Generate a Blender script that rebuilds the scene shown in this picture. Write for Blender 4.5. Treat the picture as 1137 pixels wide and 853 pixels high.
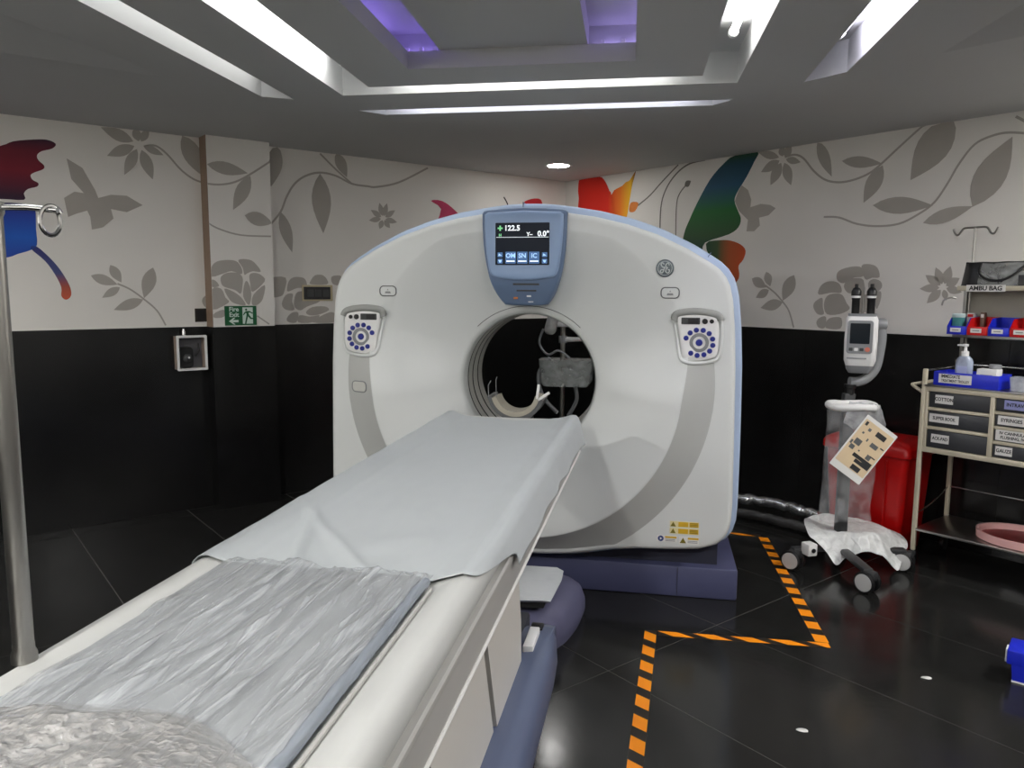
import bpy, bmesh, math, random
from math import sin, cos, pi, radians
from mathutils import Vector, Matrix, noise
random.seed(7)
for o in list(bpy.data.objects): bpy.data.objects.remove(o)
SC = bpy.context.scene
COL = SC.collection

# ------------------------------------------------------------------ camera
CAM_H, PITCH, HEAD, ROLL, FPX = 1.58, radians(7.05), radians(10.62), radians(.34), 855.0
cam = bpy.data.objects.new('camera', bpy.data.cameras.new('camera'))
COL.objects.link(cam)
fw = Vector((-sin(HEAD)*cos(PITCH), cos(HEAD)*cos(PITCH), -sin(PITCH)))
rt = Vector((cos(HEAD), sin(HEAD), 0)); up = rt.cross(fw)
rt, up = rt*cos(ROLL)+up*sin(ROLL), up*cos(ROLL)-rt*sin(ROLL)
m = Matrix((rt, up, -fw)).transposed().to_4x4(); m.translation = (0, 0, CAM_H)
cam.matrix_world = m
cam.data.sensor_fit = 'HORIZONTAL'; cam.data.sensor_width = 36; cam.data.lens = 36*FPX/1137
cam.data.clip_start = .02
SC.camera = cam
# ------------------------------------------------------------------ world, exposure
w = bpy.data.worlds.new('world'); SC.world = w; w.use_nodes = True
w.node_tree.nodes['Background'].inputs[0].default_value = (.6, .62, .65, 1)
w.node_tree.nodes['Background'].inputs[1].default_value = .02
SC.view_settings.view_transform = 'Standard'; SC.view_settings.look = 'None'
SC.view_settings.exposure = 0.22; SC.view_settings.gamma = 1; SC.view_settings.use_curve_mapping = False
TUBE_W, VIOLET_W, SLOT_W, SPOT_W = 15.0, 6.0, 11.0, 60.0       # emission of the ceiling lamps

# ------------------------------------------------------------------ helpers
def lin(c):
    return tuple(((v/255)/12.92 if v/255 <= .04045 else ((v/255+.055)/1.055)**2.4) for v in c)
def mat(name, rgb, rough=.5, metal=0, var=.06, scale=12, bump=0, bscale=80, coat=0, emit=0, alpha=None, spec=.5, trans=0, rvar=0, stretch=None):
    m = bpy.data.materials.new(name); m.use_nodes = True
    nt = m.node_tree; N = nt.nodes; L = nt.links; p = N['Principled BSDF']
    c = lin(rgb)
    tc = N.new('ShaderNodeTexCoord'); src = tc.outputs['Object']
    if stretch:
        mp = N.new('ShaderNodeMapping'); mp.inputs['Scale'].default_value = stretch
        L.new(src, mp.inputs['Vector']); src = mp.outputs['Vector']
    nz = N.new('ShaderNodeTexNoise'); nz.inputs['Scale'].default_value = scale; nz.inputs['Detail'].default_value = 4
    L.new(src, nz.inputs['Vector'])
    mx = N.new('ShaderNodeMix'); mx.data_type = 'RGBA'
    mx.inputs['A'].default_value = tuple(max(0, v*(1-var)) for v in c)+(1,)
    mx.inputs['B'].default_value = tuple(min(1, v*(1+var)) for v in c)+(1,)
    L.new(nz.outputs['Fac'], mx.inputs['Factor']); L.new(mx.outputs['Result'], p.inputs['Base Color'])
    p.inputs['Roughness'].default_value = rough; p.inputs['Metallic'].default_value = metal
    p.inputs['Specular IOR Level'].default_value = spec; p.inputs['Coat Weight'].default_value = coat
    p.inputs['Transmission Weight'].default_value = trans
    if rvar:
        mr = N.new('ShaderNodeMapRange'); mr.inputs['To Min'].default_value = max(0, rough-rvar); mr.inputs['To Max'].default_value = rough+rvar
        L.new(nz.outputs['Fac'], mr.inputs['Value']); L.new(mr.outputs['Result'], p.inputs['Roughness'])
    if bump:
        n2 = N.new('ShaderNodeTexNoise'); n2.inputs['Scale'].default_value = bscale; n2.inputs['Detail'].default_value = 3
        L.new(src, n2.inputs['Vector'])
        b = N.new('ShaderNodeBump'); b.inputs['Strength'].default_value = bump; b.inputs['Distance'].default_value = .01
        L.new(n2.outputs['Fac'], b.inputs['Height']); L.new(b.outputs['Normal'], p.inputs['Normal'])
    if emit:
        p.inputs['Emission Color'].default_value = c+(1,); p.inputs['Emission Strength'].default_value = emit
    if alpha is not None: p.inputs['Alpha'].default_value = alpha
    return m
def film(name, rgb, clear=.6, rough=.15, bump=.6, bscale=40, stretch=None, distort=0, lo=None, cells=0, coat=0, ramp=(.35, .7, None, None)):
    """clear plastic film: part see-through, part glossy, with creases"""
    m = bpy.data.materials.new(name); m.use_nodes = True
    nt = m.node_tree; N = nt.nodes; L = nt.links; p = N['Principled BSDF']; out = N['Material Output']
    p.inputs['Base Color'].default_value = lin(rgb)+(1,); p.inputs['Roughness'].default_value = rough
    p.inputs['Specular IOR Level'].default_value = 1.0; p.inputs['Coat Weight'].default_value = coat; p.inputs['Coat Roughness'].default_value = .12
    tr = N.new('ShaderNodeBsdfTransparent'); mx = N.new('ShaderNodeMixShader')
    tc = N.new('ShaderNodeTexCoord'); src = tc.outputs['Object']
    if stretch:
        mp = N.new('ShaderNodeMapping'); mp.inputs['Scale'].default_value = stretch[:3]; mp.inputs['Rotation'].default_value = (0, 0, stretch[3])
        L.new(src, mp.inputs['Vector']); src = mp.outputs['Vector']
    nz = N.new('ShaderNodeTexNoise'); nz.inputs['Scale'].default_value = bscale; nz.inputs['Detail'].default_value = 4; nz.inputs['Distortion'].default_value = distort
    L.new(src, nz.inputs['Vector'])
    b = N.new('ShaderNodeBump'); b.inputs['Strength'].default_value = bump; b.inputs['Distance'].default_value = .02
    L.new(nz.outputs['Fac'], b.inputs['Height']); L.new(b.outputs['Normal'], p.inputs['Normal'])
    if cells:
        vo = N.new('ShaderNodeTexVoronoi'); vo.feature = 'SMOOTH_F1'; vo.inputs['Scale'].default_value = cells; L.new(tc.outputs['Object'], vo.inputs['Vector'])
        b2 = N.new('ShaderNodeBump'); b2.invert = True; b2.inputs['Strength'].default_value = .7; b2.inputs['Distance'].default_value = .006
        L.new(vo.outputs['Distance'], b2.inputs['Height']); L.new(b.outputs['Normal'], b2.inputs['Normal']); L.new(b2.outputs['Normal'], p.inputs['Normal'])
    mr = N.new('ShaderNodeMapRange'); mr.inputs['From Min'].default_value = ramp[0]; mr.inputs['From Max'].default_value = ramp[1]
    mr.inputs['To Min'].default_value = 1-clear-(lo or .12); mr.inputs['To Max'].default_value = min(1, 1-clear+.15)
    if ramp[2] is not None: mr.inputs['To Min'].default_value = ramp[2]; mr.inputs['To Max'].default_value = ramp[3]
    L.new(nz.outputs['Fac'], mr.inputs['Value']); L.new(mr.outputs['Result'], mx.inputs['Fac'])
    L.new(tr.outputs[0], mx.inputs[1]); L.new(p.outputs[0], mx.inputs[2]); L.new(mx.outputs[0], out.inputs['Surface'])
    return m
def grad(name, stops, axis=2, lo=0, hi=1, rough=.6):
    """printed colour blend along one object axis"""
    m = bpy.data.materials.new(name); m.use_nodes = True
    nt = m.node_tree; N = nt.nodes; L = nt.links; p = N['Principled BSDF']; p.inputs['Roughness'].default_value = rough
    tc = N.new('ShaderNodeTexCoord'); sp = N.new('ShaderNodeSeparateXYZ'); L.new(tc.outputs['Object'], sp.inputs[0])
    mr = N.new('ShaderNodeMapRange'); mr.inputs['From Min'].default_value = lo; mr.inputs['From Max'].default_value = hi
    L.new(sp.outputs[axis], mr.inputs['Value'])
    cr = N.new('ShaderNodeValToRGB'); e = cr.color_ramp.elements
    while len(e) < len(stops): e.new(.5)
    for k, (pos, c) in enumerate(stops): e[k].position = pos; e[k].color = lin(c)+(1,)
    L.new(mr.outputs['Result'], cr.inputs[0]); L.new(cr.outputs[0], p.inputs['Base Color'])
    return m

class B:
    """collects shapes into one mesh"""
    def __init__(s): s.bm = bmesh.new()
    def box(s, c, d, rot=None, bev=0, seg=2):
        M = Matrix.Translation(c) @ (rot.to_4x4() if rot else Matrix()) @ Matrix.Diagonal((d[0], d[1], d[2], 1))
        r = bmesh.ops.create_cube(s.bm, size=1, matrix=M)
        if bev:
            es = list({e for v in r['verts'] for e in v.link_edges})
            bmesh.ops.bevel(s.bm, geom=es, offset=bev, segments=seg, affect='EDGES', profile=.5)
        return s
    def span(s, x0, x1, y0, y1, z0, z1, bev=0, seg=2):
        return s.box(((x0+x1)/2, (y0+y1)/2, (z0+z1)/2), (abs(x1-x0), abs(y1-y0), abs(z1-z0)), bev=bev, seg=seg)
    def ring(s, pts):
        return [s.bm.verts.new(p) for p in pts]
    def skin(s, rings, closed=True, cap=True, loop=False):
        n = len(rings[0]); R = rings+[rings[0]] if loop else rings
        for a, b in zip(R, R[1:]):
            for i in range(n if closed else n-1):
                j = (i+1) % n
                try: s.bm.faces.new((a[i], a[j], b[j], b[i]))
                except ValueError: pass
        if cap and not loop:
            try: s.bm.faces.new(rings[0][::-1]); s.bm.faces.new(rings[-1])
            except ValueError: pass
        return s
    def tube(s, path, r, n=10, loop=False, cap=True):
        P = [Vector(p) for p in path]; R = r if isinstance(r, (list, tuple)) else [r]*len(P)
        rings = []; ref = None; k = len(P)
        for i, p in enumerate(P):
            a = P[(i-1) % k] if (i or loop) else p; b = P[(i+1) % k] if (i < k-1 or loop) else p
            t = (b-a).normalized()
            if ref is None:
                ref = Vector((0, 0, 1)) if abs(t.z) < .9 else Vector((1, 0, 0))
            x = (ref-t*ref.dot(t)).normalized(); y = t.cross(x); ref = x
            rings.append(s.ring([p+(x*cos(2*pi*q/n)+y*sin(2*pi*q/n))*R[i] for q in range(n)]))
        return s.skin(rings, cap=cap, loop=loop)
    def lathe(s, prof, n=24, M=None, cap=True):
        """prof: (radius, height) pairs, revolved about local z"""
        M = M or Matrix(); rings = []
        for r, h in prof:
            rings.append(s.ring([M @ Vector((max(r, 1e-4)*cos(2*pi*q/n), max(r, 1e-4)*sin(2*pi*q/n), h)) for q in range(n)]))
        return s.skin(rings, cap=cap)
    def prism(s, poly, h0, h1, M=None):
        """poly in local xy, extruded along local z"""
        M = M or Matrix()
        return s.skin([s.ring([M @ Vector((x, y, h0)) for x, y in poly]), s.ring([M @ Vector((x, y, h1)) for x, y in poly])])
    def surf(s, f, nu, nv):
        g = [[s.bm.verts.new(f(i/nu, j/nv)) for i in range(nu+1)] for j in range(nv+1)]
        for j in range(nv):
            for i in range(nu): s.bm.faces.new((g[j][i], g[j][i+1], g[j+1][i+1], g[j+1][i]))
        return s
    def poly(s, pts):
        f = s.bm.faces.new([s.bm.verts.new(p) for p in pts]); return s
    def fill(s, poly, M, h=0.0):
        """triangulated flat face of any outline"""
        vs = [s.bm.verts.new(M @ Vector((x, y, h))) for x, y in poly]
        es = [s.bm.edges.new((vs[i], vs[(i+1) % len(vs)])) for i in range(len(vs))]
        bmesh.ops.triangle_fill(s.bm, use_beauty=True, use_dissolve=False, edges=es)
        return s
    def mesh(s, name, smooth=40, normals=True):
        bm = s.bm
        if normals: bmesh.ops.recalc_face_normals(bm, faces=bm.faces[:])
        me = bpy.data.meshes.new(name); bm.to_mesh(me); bm.free()
        if smooth:
            for f in me.polygons: f.use_smooth = True
            me.set_sharp_from_angle(angle=radians(smooth))
        return me
def link(name, me, m=None, parent=None, loc=None, rz=0):
    o = bpy.data.objects.new(name, me); COL.objects.link(o)
    if m is not None and me is not None:
        if not me.materials: me.materials.append(m)
    if parent: o.parent = parent
    if loc: o.location = loc
    if rz: o.rotation_euler.z = rz
    return o
def part(name, b, m, parent=None, smooth=40, loc=None, rz=0, normals=True):
    return link(name, b.mesh(name, smooth, normals), m, parent, loc, rz)
def tag(o, label, cat, group=None):
    o['label'] = label; o['category'] = cat
    if group: o['group'] = group
    return o
def thing(name, label, cat, loc=(0, 0, 0), rz=0, group=None):
    o = bpy.data.objects.new(name, None); COL.objects.link(o); o.empty_display_size = .1
    o.location = loc; o.rotation_euler.z = rz
    return tag(o, label, cat, group)
def struct(o): o['kind'] = 'structure'; return o
def text(body, size, m, parent, M, name='lettering', align='CENTER', ext=.0004, bold=0, sx=1):
    cu = bpy.data.curves.new('t', 'FONT'); cu.body = body; cu.size = size; cu.align_x = align; cu.align_y = 'CENTER'; cu.extrude = ext; cu.offset = bold
    cu.resolution_u = 3
    t = bpy.data.objects.new('t', cu); COL.objects.link(t)
    dg = bpy.context.evaluated_depsgraph_get()
    me = bpy.data.meshes.new_from_object(t.evaluated_get(dg)); bpy.data.objects.remove(t); bpy.data.curves.remove(cu)
    me.transform(M @ Matrix.Diagonal((sx, 1, 1, 1))); me.materials.clear()
    return link(name, me, m, parent)
def smoothloop(p, n=4, closed=True):
    """Catmull-Rom through 2D or 3D points"""
    k = len(p); out = []
    for i in range(k if closed else k-1):
        a, b, c, d = [Vector(p[j % k] if closed else p[min(max(j, 0), k-1)]) for j in (i-1, i, i+1, i+2)]
        for q in range(n):
            t = q/n
            out.append(.5*((2*b)+(c-a)*t+(2*a-5*b+4*c-d)*t*t+(3*b-a-3*c+d)*t**3))
    if not closed: out.append(Vector(p[-1]))
    return [tuple(v) for v in out]
def rrect(x0, x1, y0, y1, r, n=5):
    o = []
    for cx, cy, a in ((x1-r, y1-r, 0), (x0+r, y1-r, 90), (x0+r, y0+r, 180), (x1-r, y0+r, 270)):
        for q in range(n+1):
            t = radians(a+90*q/n); o.append((cx+r*cos(t), cy+r*sin(t)))
    return o
def nz(*v): return noise.noise(Vector(v))
def sstep(a, b, x):
    t = min(1, max(0, (x-a)/(b-a))); return t*t*(3-2*t)
# plane frames: local x along surface, local y = world up, local z = towards the room
def frame(o, x, n):
    x = Vector(x).normalized(); n = Vector(n).normalized(); y = n.cross(x)
    M = Matrix((x, y, n)).transposed().to_4x4(); M.translation = o; return M
FRONT = lambda x, y, z: frame((x, y, z), (1, 0, 0), (0, -1, 0))      # faces the camera side

# ------------------------------------------------------------------ materials
WHITE_WALL = mat('wall_paint', (232, 229, 223), .6, var=.03, scale=3)
CEIL = mat('ceiling_paint', (192, 193, 193), .75, var=.03, scale=2)
BLACK_TILE = mat('black_panel', (22, 22, 22), .22, var=.3, scale=6, rvar=.05)
GROUT = mat('grout', (92, 91, 87), .8)
FLOOR_TILE = mat('polished_black_tile', (32, 32, 31), .17, var=.45, scale=5, rvar=.08, bump=.02, bscale=30, spec=.32)
COVER = mat('scanner_cover_white', (213, 216, 214), .38, var=.015, scale=4, spec=.4)
COVER_G = mat('scanner_cover_grey', (196, 196, 190), .42, var=.02)
RIM_BLUE = mat('rim_light_blue', (176, 194, 220), .35, var=.03)
BEZEL_BLUE = mat('bezel_blue', (142, 166, 200), .4, var=.03)
BEZEL_DARK = mat('bezel_steel_blue', (98, 118, 148), .4, var=.04)
BASE_BLUE = mat('base_slate_blue', (72, 75, 106), .5, var=.06)
TABLE_WHITE = mat('table_white', (190, 191, 188), .6, var=.02)
TABLE_GREY = mat('table_grey', (172, 171, 167), .42, var=.03)
SKIRT_BLUE = mat('skirt_slate_blue', (90, 100, 126), .38, var=.05)
BLACK = mat('black_plastic', (16, 16, 17), .4)
DARK = mat('dark_grey_plastic', (52, 53, 54), .45)
GREY = mat('grey_plastic', (134, 136, 138), .45)
MIDGREY = mat('mid_grey_plastic', (95, 97, 98), .45)
WHITE = mat('white_plastic', (230, 230, 228), .4, var=.02)
CHROME = mat('chrome', (205, 205, 205), .18, 1, var=.05)
STEEL = mat('brushed_steel', (165, 163, 158), .32, 1, var=.1)
CREAM = mat('cream_paint', (196, 188, 166), .45, var=.05)
PAPER = mat('paper', (225, 224, 220), .7, var=.03)
INK = mat('ink', (30, 30, 32), .7)
NAVY = mat('button_navy', (28, 40, 130), .4)
BLUEP = mat('blue_plastic', (24, 40, 190), .4, var=.08)
REDP = mat('red_plastic', (200, 16, 18), .4, var=.08)
REDD = mat('red_bin', (190, 8, 8), .35, var=.06)
ORANGE = mat('tape_orange', (255, 150, 8), .45, var=.05)
TAPEBLK = mat('tape_black', (30, 24, 18), .4)
SHEET = mat('white_sheet', (178, 183, 185), .75, var=.02, bump=.15, bscale=500)

# ------------------------------------------------------------------ room shell
A = radians(41.275); C0 = Vector((-.897, 7.524, 0)); ZC = 2.6; ZP = 1.303
dL = Vector((-sin(A), -cos(A), 0)); nL = Vector((cos(A), -sin(A), 0))
dR = Vector((cos(A), -sin(A), 0)); nR = Vector((-sin(A), -cos(A), 0))
LEN_L, LEN_R = 7.6, 7.8
ML = frame(C0, -dL, nL)          # left wall: local x = -u
MR = frame(C0, dR, nR)           # right wall: local x = u
corners = [C0, C0+dR*LEN_R, C0+dR*LEN_R+dL*LEN_L, C0+dL*LEN_L]
def wall(name, p, d, n, ln):
    b = B(); M = frame(p, d, n)
    sgn = 1 if M.to_3x3() @ Vector((0, 1, 0)) == Vector((0, 0, 1)) else 1
    b.prism([(-.1, 0), (ln+.1, 0), (ln+.1, ZC+.3), (-.1, ZC+.3)], -.12, 0, M)
    return struct(part(name, b, WHITE_WALL, smooth=0))
walls = {'L': wall('wall_left', C0+dL*LEN_L, -dL, nL, LEN_L), 'R': wall('wall_right', C0, dR, nR, LEN_R),
         'B': wall('wall_back', corners[1]+dL*LEN_L, -dR, -nR, LEN_R), 'F': wall('wall_front', corners[1], dL, -nL, LEN_L)}
# pilaster on the left wall
PU0, PU1, PD = 2.953, 3.391, .14
b = B(); b.prism([(-PU1, 0), (-PU0, 0), (-PU0, ZC), (-PU1, ZC)], -.005, PD, ML)
part('pilaster', b, WHITE_WALL, walls['L'], smooth=0)
b = B(); b.prism([(-PU1-.003, ZP), (-PU1-.0002, ZP), (-PU1-.0002, ZC), (-PU1-.003, ZC)], .001, PD, ML); part('pilaster_shaded_side', b, mat('side_brown_shade', (138, 116, 98), .6, var=.1, scale=4), walls['L'], smooth=0)  # brown side strip, with the shade of this face put into its colour
# black wall panels, with a thin cap
def panels(wk, M, u0, u1, off, step=1.2, flip=1):
    n = max(1, round((u1-u0)/step)); s = (u1-u0)/n
    for i in range(n):
        a, c = u0+i*s+.0012, u0+(i+1)*s-.0012
        b = B(); q = [(flip*a, .0), (flip*c, .0), (flip*c, ZP-.012), (flip*a, ZP-.012)]
        b.prism(q, off, off+.012, M); part('wall_panel', b, BLACK_TILE, walls[wk], smooth=0)
    b = B(); b.prism([(flip*u0, ZP-.0115), (flip*u1, ZP-.0115), (flip*u1, ZP), (flip*u0, ZP)], off, off+.016, M)
    part('panel_cap', b, BLACK_TILE, walls[wk], smooth=0)
panels('L', ML, .0125, PU0, 0, 1.47, -1); panels('L', ML, PU1+.001, LEN_L, 0, 1.4, -1)
panels('L', ML, PU0+.0, PU1, PD, .6, -1)
b = B(); b.prism([(-PU1-.012, 0), (-PU1-.0005, 0), (-PU1-.0005, ZP), (-PU1-.012, ZP)], .013, PD+.012, ML); part('wall_panel', b, BLACK_TILE, walls['L'], smooth=0)
panels('R', MR, .0, LEN_R, 0, 1.3)
panels('B', frame(corners[1]+dL*LEN_L, -dR, -nR), 0.02, LEN_R-.02, 0, 1.3)
panels('F', frame(corners[1], dL, -nL), 0.02, LEN_L-.02, 0, 1.3)
# floor: grout bed and single tiles laid along the walls
b = B(); b.prism([(c.x, c.y) for c in corners], -.12, -.0012); floor = struct(part('floor', b, GROUT, smooth=0))
TS, TV = .724, 1.667          # long slabs
tile = B().box((0, 0, -.006), (TV-.004, TS-.004, .012)).mesh('tile', 0); tile.materials.append(FLOOR_TILE)
edge_tiles = {}
for iu in range(-1, 11):
    for iv in range(-1, 7):
        u0, v0 = 2.862+(iu-4)*TS, 3.495+(iv-3)*TV
        a, c = max(u0, .013), min(u0+TS, LEN_L-.013); e, f = max(v0, .013), min(v0+TV, LEN_R-.013)
        if c-a < .03 or f-e < .03: continue
        ctr = C0+dL*((a+c)/2)+dR*((e+f)/2)
        if c-a > TS-.001 and f-e > TV-.001: me = tile
        else:
            k = (round(c-a, 3), round(f-e, 3))
            if k not in edge_tiles:
                edge_tiles[k] = B().box((0, 0, -.006), (f-e-.005, c-a-.005, .012)).mesh('tile', 0); edge_tiles[k].materials.append(FLOOR_TILE)
            me = edge_tiles[k]
        link('tile', me, None, floor, (ctr.x, ctr.y, 0), -A)
# ------------------------------------------------------------------ ceiling with recessed light slots
CO = Vector((-.66, 3.9)); CR = radians(2.0)
def cl(x, y, z=ZC): return Vector((CO.x+x*cos(CR)-y*sin(CR), CO.y+x*sin(CR)+y*cos(CR), z))
YF = -3.4
SLOT_D = .15
ring_o = [(-1.02, YF), (1.022, YF), (1.022, .168), (-1.02, .168)]
ring_i = [(-.825, YF+.18), (.842, YF+.18), (.842, .02), (-.825, .02)]
tray = [(-.533, -2.9), (.523, -2.9), (.523, -.27), (-.533, -.27)]
slots = {'L': [(-1.465, YF), (-1.317, YF+.15), (-1.317, .215), (-1.465, .135)],
         'R': [(1.505, YF), (1.505, .04), (1.345, .2), (1.345, YF+.15)],
         'B': [(-1.06, .515), (1.046, .515), (.95, .64), (-.935, .64)]}
bm = bmesh.new()
def loop(bm, pts, z): 
    vs = [bm.verts.new(cl(x, y, z)) for x, y in pts]
    return vs, [bm.edges.new((vs[i], vs[(i+1) % len(vs)])) for i in range(len(vs))]
def up_wall(bm, vs, dz):
    top = [bm.verts.new(v.co+Vector((0, 0, dz))) for v in vs]
    for i in range(len(vs)): bm.faces.new((vs[i], vs[(i+1) % len(vs)], top[(i+1) % len(vs)], top[i]))
    return top
ov = [bm.verts.new((c.x, c.y, ZC)) for c in corners]; E = [bm.edges.new((ov[i], ov[(i+1) % 4])) for i in range(4)]
ro, e = loop(bm, ring_o, ZC); E += e
holes = {}
for k, p in slots.items(): holes[k], e = loop(bm, p, ZC); E += e
# two tapering facets folded up into the outer ceiling: tip, far corner, near corner (world x, y)
for tip, far, near in [[(-2.368, 3.592), (-3.190, 2.731), (-2.518, 2.176)], [(1.175, 3.753), (1.675, 3.369), (1.313, 2.680)]]:
    t, f, n = [bm.verts.new((p[0], p[1], ZC)) for p in (tip, far, near)]; n2 = bm.verts.new((near[0], near[1], ZC+.13))
    E += [bm.edges.new(q) for q in ((t, f), (f, n), (n, t))]
    bm.faces.new((t, f, n2)); bm.faces.new((t, n, n2)); bm.faces.new((f, n, n2))
bmesh.ops.triangle_fill(bm, use_beauty=True, use_dissolve=False, edges=E)
ri, E2 = loop(bm, ring_i, ZC); tv, e = loop(bm, tray, ZC); E2 += e
bmesh.ops.triangle_fill(bm, use_beauty=True, use_dissolve=False, edges=E2)
rt_o = up_wall(bm, ro, SLOT_D); rt_i = up_wall(bm, ri, SLOT_D)
for i in range(4): bm.faces.new((rt_o[i], rt_o[(i+1) % 4], rt_i[(i+1) % 4], rt_i[i]))
for k in slots: bm.faces.new(up_wall(bm, holes[k], SLOT_D))
tt = up_wall(bm, tv, .08)
# tray ceiling with two violet slots
s1 = [(-.5325, -2.6), (-.378, -2.6), (-.378, -.2705), (-.5325, -.2705)]; s2 = [(.306, -2.6), (.5225, -2.6), (.5225, -.2705), (.306, -.2705)]
E3 = []; hv = []
o4, e = loop(bm, tray, ZC+.08); E3 += e
for s in (s1, s2): h, e = loop(bm, s, ZC+.08); hv.append(h); E3 += e
bmesh.ops.triangle_fill(bm, use_beauty=True, use_dissolve=False, edges=E3)
for h, (xa, xb) in zip(hv, ((-.70, -.376), (.304, .69))):
    cav = [bm.verts.new(cl(x, y, ZC+.081)) for x, y in ((xa, -2.65), (xb, -2.65), (xb, -.13), (xa, -.13))]
    for i in range(4): bm.faces.new((h[i], h[(i+1) % 4], cav[(i+1) % 4], cav[i]))
    bm.faces.new(up_wall(bm, cav, .12))
me = bpy.data.meshes.new('ceiling'); bm.to_mesh(me); bm.free()
ceiling = struct(link('ceiling', me, CEIL))
b = B(); b.prism([(c.x, c.y) for c in corners], ZC+.3, ZC+.36); part('ceiling_deck', b, CEIL, ceiling, smooth=0)

def batten(label, x0, y0, x1, y1, z, wattage, rgb, r=.016, group='strip lights in the ceiling slots', body=True):
    p, q = cl(x0, y0), cl(x1, y1); d = (q-p).normalized(); mid = (p+q)/2
    t = thing('strip_light', label, 'light', (mid.x, mid.y, z), 0, group)
    p = p-mid; q = q-mid; p.z = q.z = 0
    m = mat('lamp_glow', rgb, .5, emit=wattage)
    b = B(); b.tube([p, q], r, 10); part('glowing_tube', b, m, t)
    for e in (p, q):
        s = 1 if e is q else -1
        b = B(); b.tube([e-d*s*.004, e+d*s*.03], r+.006, 10); part('end_cap', b, WHITE, t)
    for f in (.15, .5, .85):
        c = p.lerp(q, f); b = B(); b.box((c.x, c.y, .02), (.02, .02, .03)); part('clip', b, WHITE, t)
    return t
zt = ZC+.105
WT = (252, 251, 248)
batten('white strip light in the left arm of the bright ceiling ring', -.93, -3.1, -.93, -.06, zt, TUBE_W, WT)
batten('white strip light in the right arm of the bright ceiling ring', .945, -3.1, .945, -.28, zt, TUBE_W, WT)
batten('white strip light hidden in the far arm of the bright ceiling ring', -.7, .06, .7, .06, zt+.012, TUBE_W*.9, WT)
batten('dim strip light hidden in the outer left ceiling slot', -1.345, -3.1, -1.345, .06, zt+.01, SLOT_W*.5, WT)
batten('cool white strip light in the outer right ceiling slot', 1.41, -3.0, 1.41, -.2, zt, SLOT_W*2.2, (240, 236, 255))
batten('cool strip light hidden in the far ceiling slot', -.85, .553, .85, .553, zt+.01, SLOT_W, (240, 240, 255))
batten('violet strip light inside the left tray slot', -.66, -2.5, -.66, -.2, ZC+.115, VIOLET_W, (165, 140, 255), .008)
batten('violet strip light inside the right tray slot', .65, -2.5, .65, -.2, ZC+.115, VIOLET_W, (190, 172, 255), .008)
batten('violet strip light across the back of the right tray slot', .33, -.148, .6, -.148, ZC+.097, VIOLET_W, (190, 172, 255), .008)
batten('violet strip light across the back of the left tray slot', -.6, -.148, -.4, -.148, ZC+.097, VIOLET_W, (165, 140, 255), .008)
# round downlights
def downlight(x, y, label, group=None, glow=SPOT_W):
    t = thing('downlight', label, 'light', (x, y, ZC), 0, group)
    b = B(); b.lathe([(.085, -.001), (.105, -.004), (.112, -.003), (.113, 0)], 32, cap=False); part('trim_ring', b, WHITE, t)
    b = B(); b.lathe([(.0, -.004), (.088, -.004), (.088, -.001)], 32); part('diffuser', b, mat('downlight_glow', (255, 253, 250), emit=glow), t)
downlight(-.845, 6.54, 'small round recessed downlight near the far room corner')
for x, y, lb, gl in ((-3.9, 1.0, 'added fill downlight over the left of the room outside the view', 900.0), (-1.0, -1.0, 'added fill downlight over the room behind the camera', 1200.0), (2.9, 3.3, 'added fill downlight over the right wall outside the view', 620.0), (1.6, .6, 'added fill downlight behind and right of the camera', 520.0)):
    downlight(x, y, lb, 'added fill downlights outside the view', gl)  # unseen lamps, added so the walls and gantry come out brighter
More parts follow.
